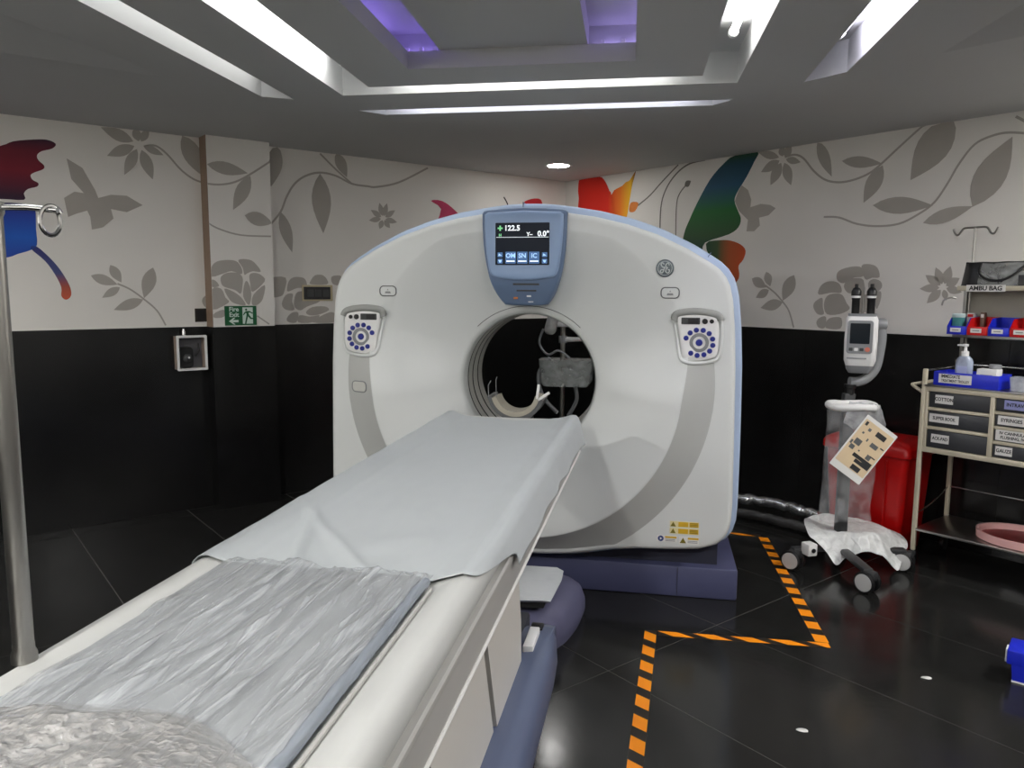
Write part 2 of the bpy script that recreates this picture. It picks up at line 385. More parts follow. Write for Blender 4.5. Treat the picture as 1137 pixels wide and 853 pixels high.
# ------------------------------------------------------------------ printed mural
MURAL = [
('painted_red_wing','L','redwing',[['p',[5337,1980,5073,2185,4753,2348,4551,2412,4481,2447,4381,2469,4305,2477,4258,2458,4279,2427,4338,2404,4363,2377,4357,2348,4329,2320,4336,2296,4380,2274,4404,2255,4396,2228,4366,2210,4375,2188,4423,2170,4446,2141,4448,2103,4571,2099,4771,2079,5086,2016]]]),
('painted_blue_wing','L','bluewing',[['p',[5321,1947,4774,2043,4572,2078,4429,2077,4393,2058,4395,1932,4396,1833,4434,1799,4499,1775,4547,1754,4639,1743,4899,1762,5176,1852]]]),
('painted_wing_tail','L','tail',[['p',[4431,1810,4397,1822,4333,1758,4278,1681,4233,1585,4227,1522,4256,1494,4282,1518,4279,1573,4309,1652,4358,1735]]]),
('painted_grey_butterfly','L','grey',[['q',[4204,2376,4119,2326,4054,2194,4038,2145,3963,2171,3869,2172,3775,2118,3874,2066,3968,2080,3956,2020,4021,1960,4086,1942,4091,2022,4106,2061,4170,2037,4216,2014,4232,2131,4172,2174,4119,2169,4185,2251]]]),
('painted_grey_flower','L','grey',[['l',[3812,2525],[4000,2591],78],['l',[3779,2530],[3799,2621],58],['l',[3765,2530],[3712,2622],47],['l',[3807,2497],[3973,2416],70],['l',[3792,2479],[3877,2305],67],['l',[3764,2477],[3704,2291],77],['l',[3752,2504],[3629,2457],49]]),
('painted_vine','L','grey',[['s',[3747,2501,3678,2513,3610,2470,3523,2374,3443,2318,3369,2297],13],['l',[3503,2607],[3368,2336],127]]),
('painted_vine','K','grey',[['s',[3422,2278,3317,2277,3208,2303,3096,2367,2933,2481],13],['l',[3392,2406],[3113,2372],87],['l',[3096,2356],[3226,2112],96],['l',[3146,2081],[2943,2037],97],['s',[3422,2027,3329,1979,3178,1943,2962,1944],11]]),
('painted_vine','L','grey',[['l',[2839,2621],[2897,2311],120],['s',[2913,2036,2831,2133,2778,2252,2714,2349,2625,2415,2510,2449,2381,2437,2248,2389,2111,2381,2027,2383,1823,2438,1550,2578],15],['l',[2831,2137],[2749,1841],92],['l',[2511,2442],[2496,1994],156],['l',[2376,2616],[2288,2434],93],['s',[2507,2590,2380,2485,2248,2389],14]]),
('painted_small_flower','L','grey',[['l',[1996,2134],[2104,2115],42],['l',[1993,2148],[2085,2198],46],['l',[1981,2157],[2008,2260],49],['l',[1970,2157],[1939,2261],48],['l',[1958,2149],[1866,2210],44],['l',[1956,2134],[1850,2115],45],['l',[1966,2126],[1916,2065],49],['l',[1981,2124],[2011,2053],47]]),
('painted_twig','L','grey',[['s',[3954,1598,3880,1562,3800,1498,3719,1418,3668,1317],11],['l',[4108,1649],[3953,1592],65],['l',[3991,1719],[3930,1606],63],['l',[3941,1575],[4050,1506],51],['l',[3730,1708],[3797,1502],89],['l',[3803,1493],[3986,1426],70]]),
('painted_peony','K','grey',[['p',[3388,1716,3348,1756,3261,1768,3208,1755,3179,1707,3185,1671,3251,1691,3308,1674,3390,1651]],['p',[3203,1768,3145,1777,3092,1758,3044,1692,3103,1693,3144,1677,3163,1667,3174,1716]],['p',[3326,1652,3282,1679,3211,1680,3177,1649,3179,1596,3194,1534,3233,1560,3307,1582,3328,1612]],['p',[3127,1668,3085,1682,3040,1665,3018,1624,3108,1547,3124,1605]],['p',[3105,1525,3019,1597,3037,1498,3075,1457,3116,1457]],['p',[3308,1569,3243,1547,3191,1507,3162,1453,3228,1463,3271,1490]],['p',[3165,1605,3146,1623,3125,1579,3119,1516,3139,1453,3177,1516]],['p',[3394,1564,3329,1569,3301,1507,3281,1472,3400,1425]],['p',[3397,1390,3318,1424,3315,1375,3381,1367]],['p',[3391,1629,3362,1621,3342,1586,3393,1581]],['s',[3082,1376,3042,1348,2996,1315],10]]),
('painted_peony','L','grey',[['p',[3420,1479,3401,1515,3335,1537,3340,1421,3396,1435]]]),
('painted_peony','L','grey',[['p',[2932,1640,2806,1653,2819,1552,2850,1514,2937,1516]],['p',[2799,1561,2782,1628,2737,1658,2666,1653,2642,1619,2648,1581,2719,1576,2780,1552]],['p',[2611,1629,2574,1673,2512,1677,2473,1641,2477,1606,2607,1605]],['p',[2438,1661,2395,1676,2353,1667,2376,1602,2429,1612]],['p',[2842,1457,2810,1523,2755,1533,2762,1476,2744,1413,2813,1414]],['p',[2748,1457,2730,1533,2679,1552,2547,1533,2538,1475,2642,1436,2694,1408,2734,1423]],['p',[2653,1393,2601,1431,2497,1435,2466,1405,2551,1372,2623,1368]],['p',[2805,1352,2765,1390,2714,1389,2732,1317,2797,1322]],['p',[2717,1317,2705,1370,2624,1359,2541,1367,2604,1314]],['p',[2604,1314,2541,1357,2456,1390,2413,1375,2420,1310]]]),
('painted_pink_fin','L','pink',[['p',[1522,2311,1405,2317,1266,2239,1126,2106,1454,2089,1421,2250]]]),
('painted_antenna','L','dark',[['s',[750,2401,713,2353,684,2285],13]]),
('painted_pink_fin','L','redfin',[['p',[522,2367,428,2408,313,2411,311,2324,521,2310]]]),
('painted_red_wing','R','firewing',[['p',[185,2597,223,2604,271,2603,455,2603,538,2543,589,2460,614,2424,677,2152,213,2180,186,2428,175,2499]],['p',[614,2422,744,2489,789,2518,834,2529,902,2600,886,2540,859,2457,786,2146,665,2153]]]),
('painted_antenna','R','orange',[['p',[854,2335,944,2325,904,2257,838,2262]]]),
('painted_line_vine','R','thin',[['s',[939,2304,1073,2377,1209,2481,1373,2597],12],['s',[1199,1979,1200,2268,1254,2419,1359,2529,1487,2590,1644,2602],13],['s',[1372,1933,1367,2255,1399,2367,1493,2448],11],['l',[1446,2419],[1509,2454],52]]),
('painted_green_wing','R','greenwing',[['p',[1459,2044,1506,2143,1581,2276,1697,2443,1813,2545,1924,2602,2124,2602,2098,2534,2034,2426,1961,2327,1936,2264,1969,2185,2000,2123,1982,2059,1897,2009,1673,1956,1630,1873,1458,1942]]]),
('painted_rust_wing','R','rustwing',[['p',[1681,1946,1810,1967,1914,1960,2010,1926,2055,1877,2037,1812,1997,1765,2007,1704,1995,1656,1930,1632,1758,1782]]]),
('painted_grey_butterfly','R','grey',[['q',[1995,2371,2053,2331,2085,2258,2081,2200,2169,2218,2250,2204,2298,2177,2241,2130,2161,2118,2170,2060,2124,2021,2055,2023,2064,2107,1976,2184,1940,2258,1966,2327]]]),
('painted_grey_flower','R','grey',[['l',[2306,2537],[2126,2598],56],['l',[2336,2541],[2318,2622],58],['l',[2350,2539],[2403,2605],68],['l',[2311,2514],[2160,2449],73],['l',[2325,2497],[2246,2346],85],['l',[2351,2494],[2415,2329],76],['l',[2362,2519],[2481,2482],49]]),
('painted_vine','R','grey',[['s',[2353,2533,2433,2540,2503,2505,2586,2410,2675,2341,2777,2313,2883,2319,2984,2349,3056,2396,3172,2492,3325,2615],14],['l',[2602,2612],[2723,2356],82],['l',[2790,2453],[3068,2403],75],['l',[3073,2391],[2959,2161],109],['l',[3492,2632],[3257,2277],208],['s',[3311,2602,3389,2657],11]]),
('painted_vine','R','grey',[['s',[2680,2088,2791,2077,2919,2027,3057,2003,3204,2010,3325,2064,3412,2127,3478,2227,3541,2346,3618,2446,3710,2483,3801,2488,3929,2460],13],['l',[3023,2140],[3406,2109],108],['l',[3353,2005],[3637,2086],85],['l',[3633,2082],[3818,2463],176],['s',[3826,2573,3880,2534,3926,2492],15]]),
('painted_twig','R','grey',[['s',[2239,1617,2321,1564,2393,1497,2447,1431,2492,1313],12],['l',[2122,1668],[2249,1602],75],['l',[2243,1716],[2283,1609],67],['l',[2273,1582],[2164,1524],64],['l',[2474,1691],[2392,1505],102],['l',[2393,1493],[2209,1448],81]]),
('painted_peony','R','grey',[['p',[2800,1694,2831,1725,2918,1744,2976,1733,2991,1679,2923,1668,2852,1631,2806,1652]],['p',[2972,1747,3031,1756,3081,1732,3099,1671,3050,1667,3002,1658]],['p',[2674,1552,2679,1603,2716,1636,2776,1645,2826,1624,2841,1568,2766,1567]],['p',[2640,1458,2643,1494,2676,1521,2704,1527,2710,1467,2721,1417,2674,1415]],['p',[2717,1481,2737,1542,2796,1561,2849,1551,2882,1498,2907,1457,2835,1420,2744,1417]],['p',[2856,1610,2880,1655,2937,1665,2992,1651,2999,1555,2929,1562,2885,1568]],['p',[3025,1631,3058,1658,3107,1644,3119,1604,3084,1570,3043,1570]],['p',[2667,1357,2691,1391,2738,1398,2734,1323,2688,1321]],['p',[2742,1321,2747,1374,2791,1397,2852,1392,2849,1321]],['p',[3072,1556,3114,1577,3115,1516,3091,1461]],['p',[2931,1541,3044,1549,3065,1447,2951,1444]]]),
('painted_small_flower','R','grey',[['l',[3480,1603],[3361,1595],51],['l',[3485,1617],[3390,1681],53],['l',[3494,1624],[3449,1728],52],['l',[3508,1625],[3535,1734],59],['l',[3517,1614],[3593,1661],56],['l',[3520,1600],[3611,1574],48],['l',[3506,1591],[3526,1523],36],['l',[3488,1589],[3411,1505],57]]),
]

PRINT = {'grey': mat('print_grey', (174, 169, 161), .6, var=.04), 'thin': mat('print_line', (120, 118, 110), .6), 'dark': mat('print_dark', (40, 34, 30), .6),
         'pink': mat('print_pink', (190, 40, 90), .6, var=.3, scale=6), 'redfin': mat('print_redfin', (200, 40, 50), .6), 'orange': mat('print_orange', (225, 130, 50), .6, var=.3)}
def gradfor(key, zlo, zhi, xlo, xhi):
    if key == 'redwing': return grad('print_redwing', [(0, (22, 18, 62)), (.3, (48, 8, 44)), (.6, (120, 4, 34)), (.85, (104, 6, 34)), (1, (52, 14, 44))], 2, zlo, zhi)
    if key == 'bluewing': return grad('print_bluewing', [(0, (24, 60, 160)), (.4, (6, 92, 196)), (.8, (20, 60, 165)), (1, (26, 20, 80))], 2, zlo, zhi)
    if key == 'tail': return grad('print_tail', [(0, (205, 90, 60)), (.25, (170, 80, 60)), (.5, (70, 80, 130)), (1, (50, 50, 120))], 2, zlo, zhi)
    if key == 'firewing': return grad('print_firewing', [(0, (226, 30, 12)), (.55, (220, 34, 10)), (.75, (235, 120, 14)), (.92, (245, 190, 20)), (1, (120, 40, 10))], 0, xlo, xhi)
    if key == 'greenwing': return grad('print_greenwing', [(0, (26, 62, 52)), (.2, (44, 84, 44)), (.45, (12, 104, 40)), (.7, (24, 84, 116)), (.9, (18, 70, 92)), (1, (14, 70, 40))], 2, zlo, zhi)
    return grad('print_rustwing', [(0, (24, 70, 44)), (.3, (60, 84, 44)), (.6, (176, 84, 30)), (1, (196, 74, 24))], 0, xlo, xhi)
for name, pl, key, shapes in MURAL:
    b = B(); M = {'L': ML, 'K': ML, 'R': MR}[pl]; sg = -1 if pl != 'R' else 1; h = .0015+(PD if pl == 'K' else 0)
    lo, hi = (0, 99)
    if pl == 'K': lo, hi = PU0, PU1
    fix = lambda p: (sg*min(max(p[0], lo+.001), hi-.001), min(max(p[1], ZP+.002), ZC-.001))
    for s in shapes:
        if s[0] == 'l':
            a, c = Vector(s[1])/1000, Vector(s[2])/1000; wd = s[3]/2000; d = c-a; n = Vector((-d.y, d.x)).normalized()
            q = [a+d*t+n*wd*e*(sin(pi*t**.85)) for e, ts in ((1, range(9)), (-1, range(7, 0, -1))) for t in [k/8 for k in ts]]
        elif s[0] == 's':
            pts = smoothloop([(s[1][i]/1000, s[1][i+1]/1000) for i in range(0, len(s[1]), 2)], 5, False); wd = s[2]/2000
            L_, R_ = [], []
            for i, p in enumerate(pts):
                t = (Vector(pts[min(i+1, len(pts)-1)])-Vector(pts[max(i-1, 0)])).normalized(); n = Vector((-t.y, t.x))*wd
                L_.append(Vector(p)+n); R_.append(Vector(p)-n)
            for i in range(len(pts)-1):
                b.poly([M @ Vector(fix(v)+(h,)) for v in (L_[i], L_[i+1], R_[i+1], R_[i])])
            continue
        elif s[0] == 'q': q = [(s[1][i]/1000, s[1][i+1]/1000) for i in range(0, len(s[1]), 2)]
        else:
            q = smoothloop([(s[1][i]/1000, s[1][i+1]/1000) for i in range(0, len(s[1]), 2)], 3)
        if max(p[1] for p in q) < ZP or min(p[1] for p in q) > ZC: continue
        qq = []
        for p in q:
            f = fix(p)
            if not qq or (Vector(f)-Vector(qq[-1])).length > 5e-4: qq.append(f)
        if (Vector(qq[0])-Vector(qq[-1])).length < 5e-4: qq.pop()
        b.fill(qq, M, h)
    bmesh.ops.recalc_face_normals(b.bm, faces=b.bm.faces[:])
    nn = nR if pl == 'R' else nL
    for f in b.bm.faces:
        if f.normal.dot(nn) < 0: f.normal_flip()
    xs = [v.co.x for v in b.bm.verts]; zs = [v.co.z for v in b.bm.verts]
    mm = PRINT.get(key) or gradfor(key, min(zs), max(zs), min(xs), max(xs))
    part(name, b, mm, walls['R' if pl == 'R' else 'L'], smooth=0, normals=False)

# ------------------------------------------------------------------ CT gantry
GX, GZ, GY = -.66, 1.10, 3.84                    # bore axis and front plane of the outer face
half = [(0, 1.972), (.1, 1.969), (.2, 1.957), (.35, 1.934), (.5, 1.898), (.65, 1.847), (.80, 1.775), (.90, 1.715), (.945, 1.685), (.98, 1.645), (1.002, 1.60), (1.018, 1.53), (1.032, 1.39),
        (1.042, 1.2), (1.050, .8), (1.054, .52), (1.05, .42), (1.03, .36), (.985, .312), (.9, .284), (.75, .272), (.6, .266), (.45, .25), (.36, .232), (.25, .213), (.12, .202), (0, .199)]
OUT = half+[(-x, z) for x, z in half[-2:0:-1]]
def Ro(th):
    dx, dz = cos(th), sin(th); best = 9
    for i in range(len(OUT)):
        x0, z0 = OUT[i]; x1, z1 = OUT[(i+1) % len(OUT)]; z0 -= GZ; z1 -= GZ
        ex, ez = x1-x0, z1-z0; den = dx*ez-dz*ex
        if abs(den) < 1e-9: continue
        t = (x0*ez-z0*ex)/den; u = (x0*dz-z0*dx)/den
        if t > 0 and -1e-6 <= u <= 1+1e-6: best = min(best, t)
    return best
RB = .352
def gprof(th, ro):
    w = sstep(.42, -.12, sin(th))                       # the lower half bulges forward
    R2 = min(.945, ro-.034); R1 = min(.785*w+.85*(1-w), R2-.05)
    return w, R1, R2
def gdepth(r, th, ro):
    w, R1, R2 = gprof(th, ro); P1 = .078*w; F = .15
    if r <= R1:
        t = (r-RB)/(R1-RB); base = P1-(F+P1)*(1-t)**(1.25+.35*w)
        k = max(0, 1-(r-RB)/.02); base -= .02*k*k
    elif r <= R2: 
        t = (r-R1)/(R2-R1); base = P1*(1-t) - .004*w*sin(pi*t)
        e = min(1, (r-R1)/.03); base += 0*e
    else: base = 0
    d = ro-r
    if d < .03: base -= .03*(1-math.sqrt(max(0, 1-(1-d/.03)**2)))
    return base
def gy(x, z):
    """world y of the front cover at cover coordinates (x from the axis, z from the floor)"""
    th = math.atan2(z-GZ, x); return GY-gdepth(math.hypot(x, z-GZ), th, Ro(th))
gantry = thing('scanner_gantry', 'large white ring-shaped scanner with round bore and blue display', 'scanner', (GX, GY, 0))
G_ = lambda x, y, z: (x, y-GY, z)                # cover coords -> local to the root
b = B(); NA = 288; cols = []
for i in range(NA):
    th = 2*pi*i/NA+.003; ro = Ro(th); w_, R1, R2 = gprof(th, ro)
    rs = [RB+(R1-RB)*q for q in (0, .01, .025, .045, .08, .14, .22, .32, .44, .56, .68, .78, .86, .92, .96, .985)]
    rs += [R1+(R2-R1)*q for q in (0, .02, .05, .1, .2, .35, .5, .65, .8, .9, .96, .99)]
    rs += [R2+(ro-R2)*q for q in (0.0, .01)]+[R2+(ro-.03-R2)*q for q in (.15, .4, .7, 1)]+[ro-.03*(1-sin(q*pi/12)) for q in range(1, 7)]
    c = []
    for r in rs: c.append((r*cos(th), GY-gdepth(r, th, ro), GZ+r*sin(th)))
    c.append((ro*cos(th), GY+.13, GZ+ro*sin(th)))
    cols.append(b.ring([G_(*p) for p in c]))
b.skin(cols, closed=False, loop=True)
fc = part('front_cover', b, COVER, gantry, smooth=60)
fc.data.materials.append(mat('cover_band_grey', (182, 184, 181), .42, var=.02))      # grey crescent moulded into the lower cover
for f in fc.data.polygons:
    x, z = f.center.x, f.center.z-GZ; th = math.atan2(z, x); r = math.hypot(x, z); w_, R1, R2 = gprof(th, Ro(th))
    if sin(th) < .2 and R1+(R2-R1)*.02 < r < R2+.0005: f.material_index = 1
def outline(off): 
    pts = []
    for i in range(NA//2):
        th = 2*pi*i/(NA//2)+.003; r = Ro(th)+off; pts.append((r*cos(th), GZ+r*sin(th)))
    return pts
def shell(name, off, y0, y1, m, bev=.012, inner=None):
    b = B(); o = outline(off); oi = outline(off-bev)
    ring = lambda pts, y: b.ring([G_(x, y, z) for x, z in pts])
    inn = [(inner*cos(2*pi*i/(NA//2)+.003), GZ+inner*sin(2*pi*i/(NA//2)+.003)) for i in range(NA//2)]
    b.skin([ring(inn, y0), ring(oi, y0), ring(o, y0+bev), ring(o, y1-bev), ring(oi, y1), ring(inn, y1)], cap=False)
    return part(name, b, m, gantry, smooth=50)
shell('rim_band', .042, GY+.125, GY+.205, RIM_BLUE, .012, .56)
shell('rear_cover', .0, GY+.205, GY+.62, COVER, .05, .40)
# seams across the blue rim
for x, z in ((-.03, 2.008), (.905, 1.752)):
    b = B(); b.box(G_(x, GY+.15, z), (.004, .06, .026), Matrix.Rotation(.62 if x > .5 else 0, 3, 'Y')); part('rim_seam', b, BEZEL_DARK, gantry)
# bore liner and its rings
def cyl_ring(prof, m, name):
    b = B(); n = 96; rings = [b.ring([G_(r*cos(2*pi*q/n), y, GZ+r*sin(2*pi*q/n)) for q in range(n)]) for r, y in prof]
    b.skin(rings, cap=False); return part(name, b, m, gantry, smooth=50)
yl = GY+.155
cyl_ring([(.3515, yl), (.349, yl+.02), (.349, yl+.075)], COVER, 'bore_liner')
cyl_ring([(.3495, yl+.075), (.355, yl+.077), (.355, yl+.094), (.3495, yl+.096)], BLACK, 'bore_groove')
cyl_ring([(.349, yl+.092), (.347, yl+.1), (.347, yl+.17)], COVER_G, 'bore_liner')
cyl_ring([(.3475, yl+.17), (.354, yl+.172), (.354, yl+.194), (.3475, yl+.196)], BLACK, 'bore_groove')
cyl_ring([(.347, yl+.192), (.345, yl+.2), (.345, yl+.28)], COVER_G, 'bore_liner')
cyl_ring([(.3455, yl+.28), (.354, yl+.282), (.354, yl+.306), (.3455, yl+.308)], BLACK, 'bore_groove')
cyl_ring([(.345, yl+.302), (.345, yl+.40), (.36, yl+.445), (.41, yl+.466)], COVER_G, 'bore_liner')
# collar seam line above the bore
b = B(); b.tube([G_(.392*cos(t), gy(.392*cos(t), GZ+.392*sin(t))+.001, GZ+.392*sin(t)) for t in [radians(46+88*k/30) for k in range(31)]], .0026, 5); part('collar_seam', b, MIDGREY, gantry)
# conforming plates
def plate(name, poly, off, m, parent=gantry, thick=.012, bev=True, fn=gy):
    """flat-outline plate that follows the cover, its face `off` in front of it"""
    b = B(); cx = sum(p[0] for p in poly)/len(poly); cz = sum(p[1] for p in poly)/len(poly)
    sh = lambda k: [(cx+(x-cx)*k, cz+(z-cz)*k) for x, z in poly]
    rg = lambda pts, o: b.ring([G_(x, fn(x, z)-o, z) for x, z in pts])
    s = .003 if bev else .0005
    span = max(math.hypot(x-cx, z-cz) for x, z in poly); k = max(.5, 1-s/span*1.5)
    rr = [rg(poly, off-thick), rg(poly, off-s), rg(sh(k), off)]
    b.skin(rr, cap=False)
    q = [rr[-1]]
    for f in (.8, .6, .4, .2): q.append(rg(sh(k*f), off))
    b.skin(q, cap=False)
    c = b.bm.verts.new(G_(cx, fn(cx, cz)-off, cz)); n = len(poly)
    for i in range(n): b.bm.faces.new((q[-1][i], q[-1][(i+1) % n], c))
    return part(name, b, m, parent, smooth=50)
def circ(x, z, r, n=20, sx=1): return [(x+r*sx*cos(2*pi*q/n), z+r*sin(2*pi*q/n)) for q in range(n)]
# display housing
shield = smoothloop([(-.213, 1.90), (-.207, 1.80), (-.196, 1.72), (-.175, 1.63), (-.145, 1.555), (-.112, 1.508), (-.09, 1.499), (0, 1.496), (.09, 1.499), (.112, 1.508), (.145, 1.555), (.175, 1.63), (.196, 1.72), (.207, 1.80), (.213, 1.90)], 3, False)
top = [(.213, 1.950), (.206, 1.962), (.19, 1.967), (.1, 1.975), (0, 1.978), (-.1, 1.975), (-.19, 1.967), (-.206, 1.962), (-.213, 1.950)]
yb = GY-.024
def flat(x, z): return yb+.05*sstep(1.62, 1.50, z)
b = B()
def hous(poly, y0, y1, bev, m, name, par, fn=None):
    b = B(); cx = sum(p[0] for p in poly)/len(poly); cz = sum(p[1] for p in poly)/len(poly)
    f = fn or (lambda x, z: y1)
    def ins(k): return [(cx+(x-cx)*k, cz+(z-cz)*k) for x, z in poly]
    k = 1-bev*2.2/.4
    rr = [b.ring([G_(x, y0, z) for x, z in poly]), b.ring([G_(x, f(x, z)+bev, z) for x, z in poly]), b.ring([G_(x, f(x, z)+bev*.3, z) for x, z in ins(1-(1-k)*.4)]), b.ring([G_(x, f(x, z), z) for x, z in ins(k)])]
    b.skin(rr, cap=False); q = [rr[-1]]
    for s in (.8, .6, .4, .2): q.append(b.ring([G_(x, f(x, z), z) for x, z in ins(k*s)]))
    b.skin(q, cap=False); c = b.bm.verts.new(G_(cx, f(cx, cz), cz)); n = len(poly)
    for i in range(n): b.bm.faces.new((q[-1][i], q[-1][(i+1) % n], c))
    return part(name, b, m, par, smooth=50)
disp = hous(shield+top, GY+.12, yb, .012, BEZEL_DARK, 'display_housing', gantry, flat)
upper = smoothloop([(-.197, 1.90), (-.192, 1.80), (-.182, 1.72), (-.166, 1.652), (-.12, 1.632), (0, 1.622), (.12, 1.632), (.166, 1.652), (.182, 1.72), (.192, 1.80), (.197, 1.90)], 3, False)+[(.196, 1.945), (.18, 1.956), (0, 1.963), (-.18, 1.956), (-.196, 1.945)]
hous(upper, GY, yb-.022, .014, BEZEL_BLUE, 'screen_bezel', disp)
ys = yb-.022
SCR = mat('screen_glass', (14, 20, 30), .35, emit=.5, var=.3, scale=3, spec=.12)
b = B(); b.prism(rrect(-.139, .131, 1.697, 1.903, .004), .0, .002, FRONT(0, ys-GY, 0)); part('screen', b, SCR, disp)
GLOW_W = mat('screen_text_white', (235, 240, 245), emit=.75); GLOW_G = mat('screen_text_green', (120, 200, 140), emit=.5); GLOW_B = mat('screen_key_blue', (70, 110, 160), emit=.35)
GLOW_L = mat('screen_key_light', (170, 205, 240), emit=.6)
def stxt(s, x, z, size, m, bold=.0008, sx=1): text(s, size, m, disp, FRONT(x, ys-.0032-GY, z), 'screen_text', bold=bold, sx=sx)
stxt('122.5', -.055, 1.876, .036, GLOW_W, .001); stxt('0.0°', .101, 1.848, .036, GLOW_W, .001); stxt('Y–', .032, 1.846, .026, GLOW_W)
stxt('+', -.115, 1.874, .045, GLOW_G, .002); stxt('H', -.115, 1.842, .018, GLOW_G, .001)
b = B(); b.span(-.135, .127, ys-.003-GY, ys-.0015-GY, 1.8315, 1.8335); part('screen_line', b, GLOW_W, disp)
for i, (x, s) in enumerate(((-.062, 'OM'), (-.003, 'SN'), (.056, 'IC'))):
    b = B(); b.prism(rrect(x-.026, x+.026, 1.704, 1.762, .003), 0, .0026, FRONT(0, ys-GY, 0)); part('screen_key', b, GLOW_B, disp)
    stxt(s, x, 1.742, .031, GLOW_L); b = B(); b.span(x-.021, x+.021, ys-.0034-GY, ys-.001-GY, 1.713, 1.719); part('screen_line', b, GLOW_W, disp)
for x in (-.115, .108):
    for z in (1.747, 1.716):
        b = B(); b.prism(rrect(x-.013, x+.013, z-.012, z+.012, .003), 0, .0026, FRONT(0, ys-GY, 0)); part('screen_key', b, GLOW_B, disp)
        b = B(); b.prism([(x-.009, z-.006), (x+.009, z-.004), (x-.006, z+.007)] if z > 1.73 else [(x-.009, z+.006), (x+.009, z+.006), (x+.004, z-.007), (x-.003, z-.007)], .0026, .0032, FRONT(0, ys-GY, 0)); part('screen_icon', b, GLOW_L, disp)
# slots and marks in the lower lip
for z, hw in ((1.603, .066), (1.572, .05)):
    b = B(); b.span(-hw+.012, hw+.012, flat(0, z)-.0015-GY, flat(0, z)+.01-GY, z-.0045, z+.0045); part('lip_slot', b, DARK, disp)
MARK_O = mat('mark_orange', (190, 110, 50), .5)
for x, z, w_, h_, m in ((-.046, 1.538, .022, .018, MARK_O), (.022, 1.545, .022, .010, WHITE), (.03, 1.517, .026, .008, WHITE)):
    b = B(); b.span(x-w_/2, x+w_/2, flat(0, z)-.0015-GY, flat(0, z)+.01-GY, z-h_/2, z+h_/2); part('lip_mark', b, m, disp)
# side control panels
def panel(s):
    pts = [(.955, 1.36), (.948, 1.43), (.925, 1.455), (.85, 1.466), (.79, 1.462), (.762, 1.452), (.757, 1.425), (.772, 1.33), (.782, 1.268), (.80, 1.247), (.85, 1.24), (.92, 1.25), (.948, 1.275)]
    pts = [(s*x, z) for x, z in pts]
    P = smoothloop(pts, 4)
    cx = s*.855; pan_y = GY-.012
    fn = lambda x, z: gy(x, z)*.35+pan_y*.65+.0
    cp = plate('control_panel', P, .012, WHITE, gantry, .05, fn=fn)
    rim = smoothloop([(cx+(x-cx)*1.13, 1.352+(z-1.352)*1.12) for x, z in pts], 4)
    b = B(); b.tube([G_(x, gy(x, z)-.003, z) for x, z in rim], .0085, 8, loop=True); part('panel_surround', b, COVER, gantry)
    lip_pts = [p for p in rim if p[1] > 1.425]; lip_pts.sort(key=lambda p: p[0])
    b = B(); b.tube([G_(x, gy(x, z)-.010, z-.004) for x, z in lip_pts], .019, 10); part('panel_lip_shade', b, mat('lip_shade_grey', (150, 152, 148), .5), gantry)  # grey tube stands in for the shadow at the top of the panel recess
    yy = lambda x, z: fn(x, z)-.012
    def disc(name, x, z, r, m, h=.004, n=18):
        y = yy(x, z); b = B(); b.lathe([(r, -.004), (r, h*.6), (r*.85, h), (0, h)], n, FRONT(x, y-GY, z)); part(name, b, m, cp)
    kx = s*.862; kz = 1.327
    b = B(); b.lathe([(.046, -.002), (.046, .003), (.03, .004), (.03, .001)], 28, FRONT(kx, yy(kx, kz)-GY, kz), cap=False); part('dial_ring', b, GREY, cp)
    disc('centre_button', kx, kz, .0165, NAVY, .008, 24)
    for k in range(11):
        t = radians(160-28.5*k) if s > 0 else radians(20+28.5*k)
        disc('button', kx+.066*cos(t), kz+.062*sin(t), .0125, NAVY, .006, 16)
    dx = s*-.043 if s > 0 else .043
    b = B(); zc = 1.431; x0 = kx+dx; b.prism(rrect(x0-.044, x0+.044, zc-.016, zc+.016, .004), -.004, .003, FRONT(0, yy(x0, zc)-GY, 0)); part('readout', b, DARK, cp)
    b = B(); b.prism(rrect(x0-.012, x0+.036, zc-.012, zc+.012, .002), .002, .004, FRONT(0, yy(x0, zc)-GY, 0)); part('readout_glass', b, BLACK, cp)
    disc('round_key', kx+s*.024, zc-.001, .0135, BLACK, .008); disc('round_key', kx+s*.056, zc-.001, .0105, BLACK, .006)
panel(1); panel(-1)
# intercom and access buttons
def oblong(x, z, w_, h_, m=COVER, name='intercom_button'):
    r = h_*.38
    a = plate(name, rrect(x-w_/2, x+w_/2, z-h_/2, z+h_/2, r), .004, m, gantry, .01)
    rr = rrect(x-w_/2, x+w_/2, z-h_/2, z+h_/2, r)
    b = B(); b.tube([G_(px, gy(px, pz)-.0022, pz) for px, pz in rr], .003, 6, loop=True); part('button_gap', b, MIDGREY if name.startswith('inter') else GREY, a)
    return a
for sx in (-1, 1):
    a = oblong(sx*.718, 1.565, .086, .05)
    for q in ([(-.004, .004), (.004, .004), (0, .012)], [(-.016, -.012), (.016, -.012), (.013, -.002), (-.013, -.002)]):
        b = B(); b.prism([(sx*.718+u, 1.565+v) for u, v in q], .004, .0052, FRONT(0, gy(sx*.718, 1.565)-GY, 0)); part('button_icon', b, GREY, a)
oblong(-.873, 1.064, .094, .056, COVER_G, 'access_button')
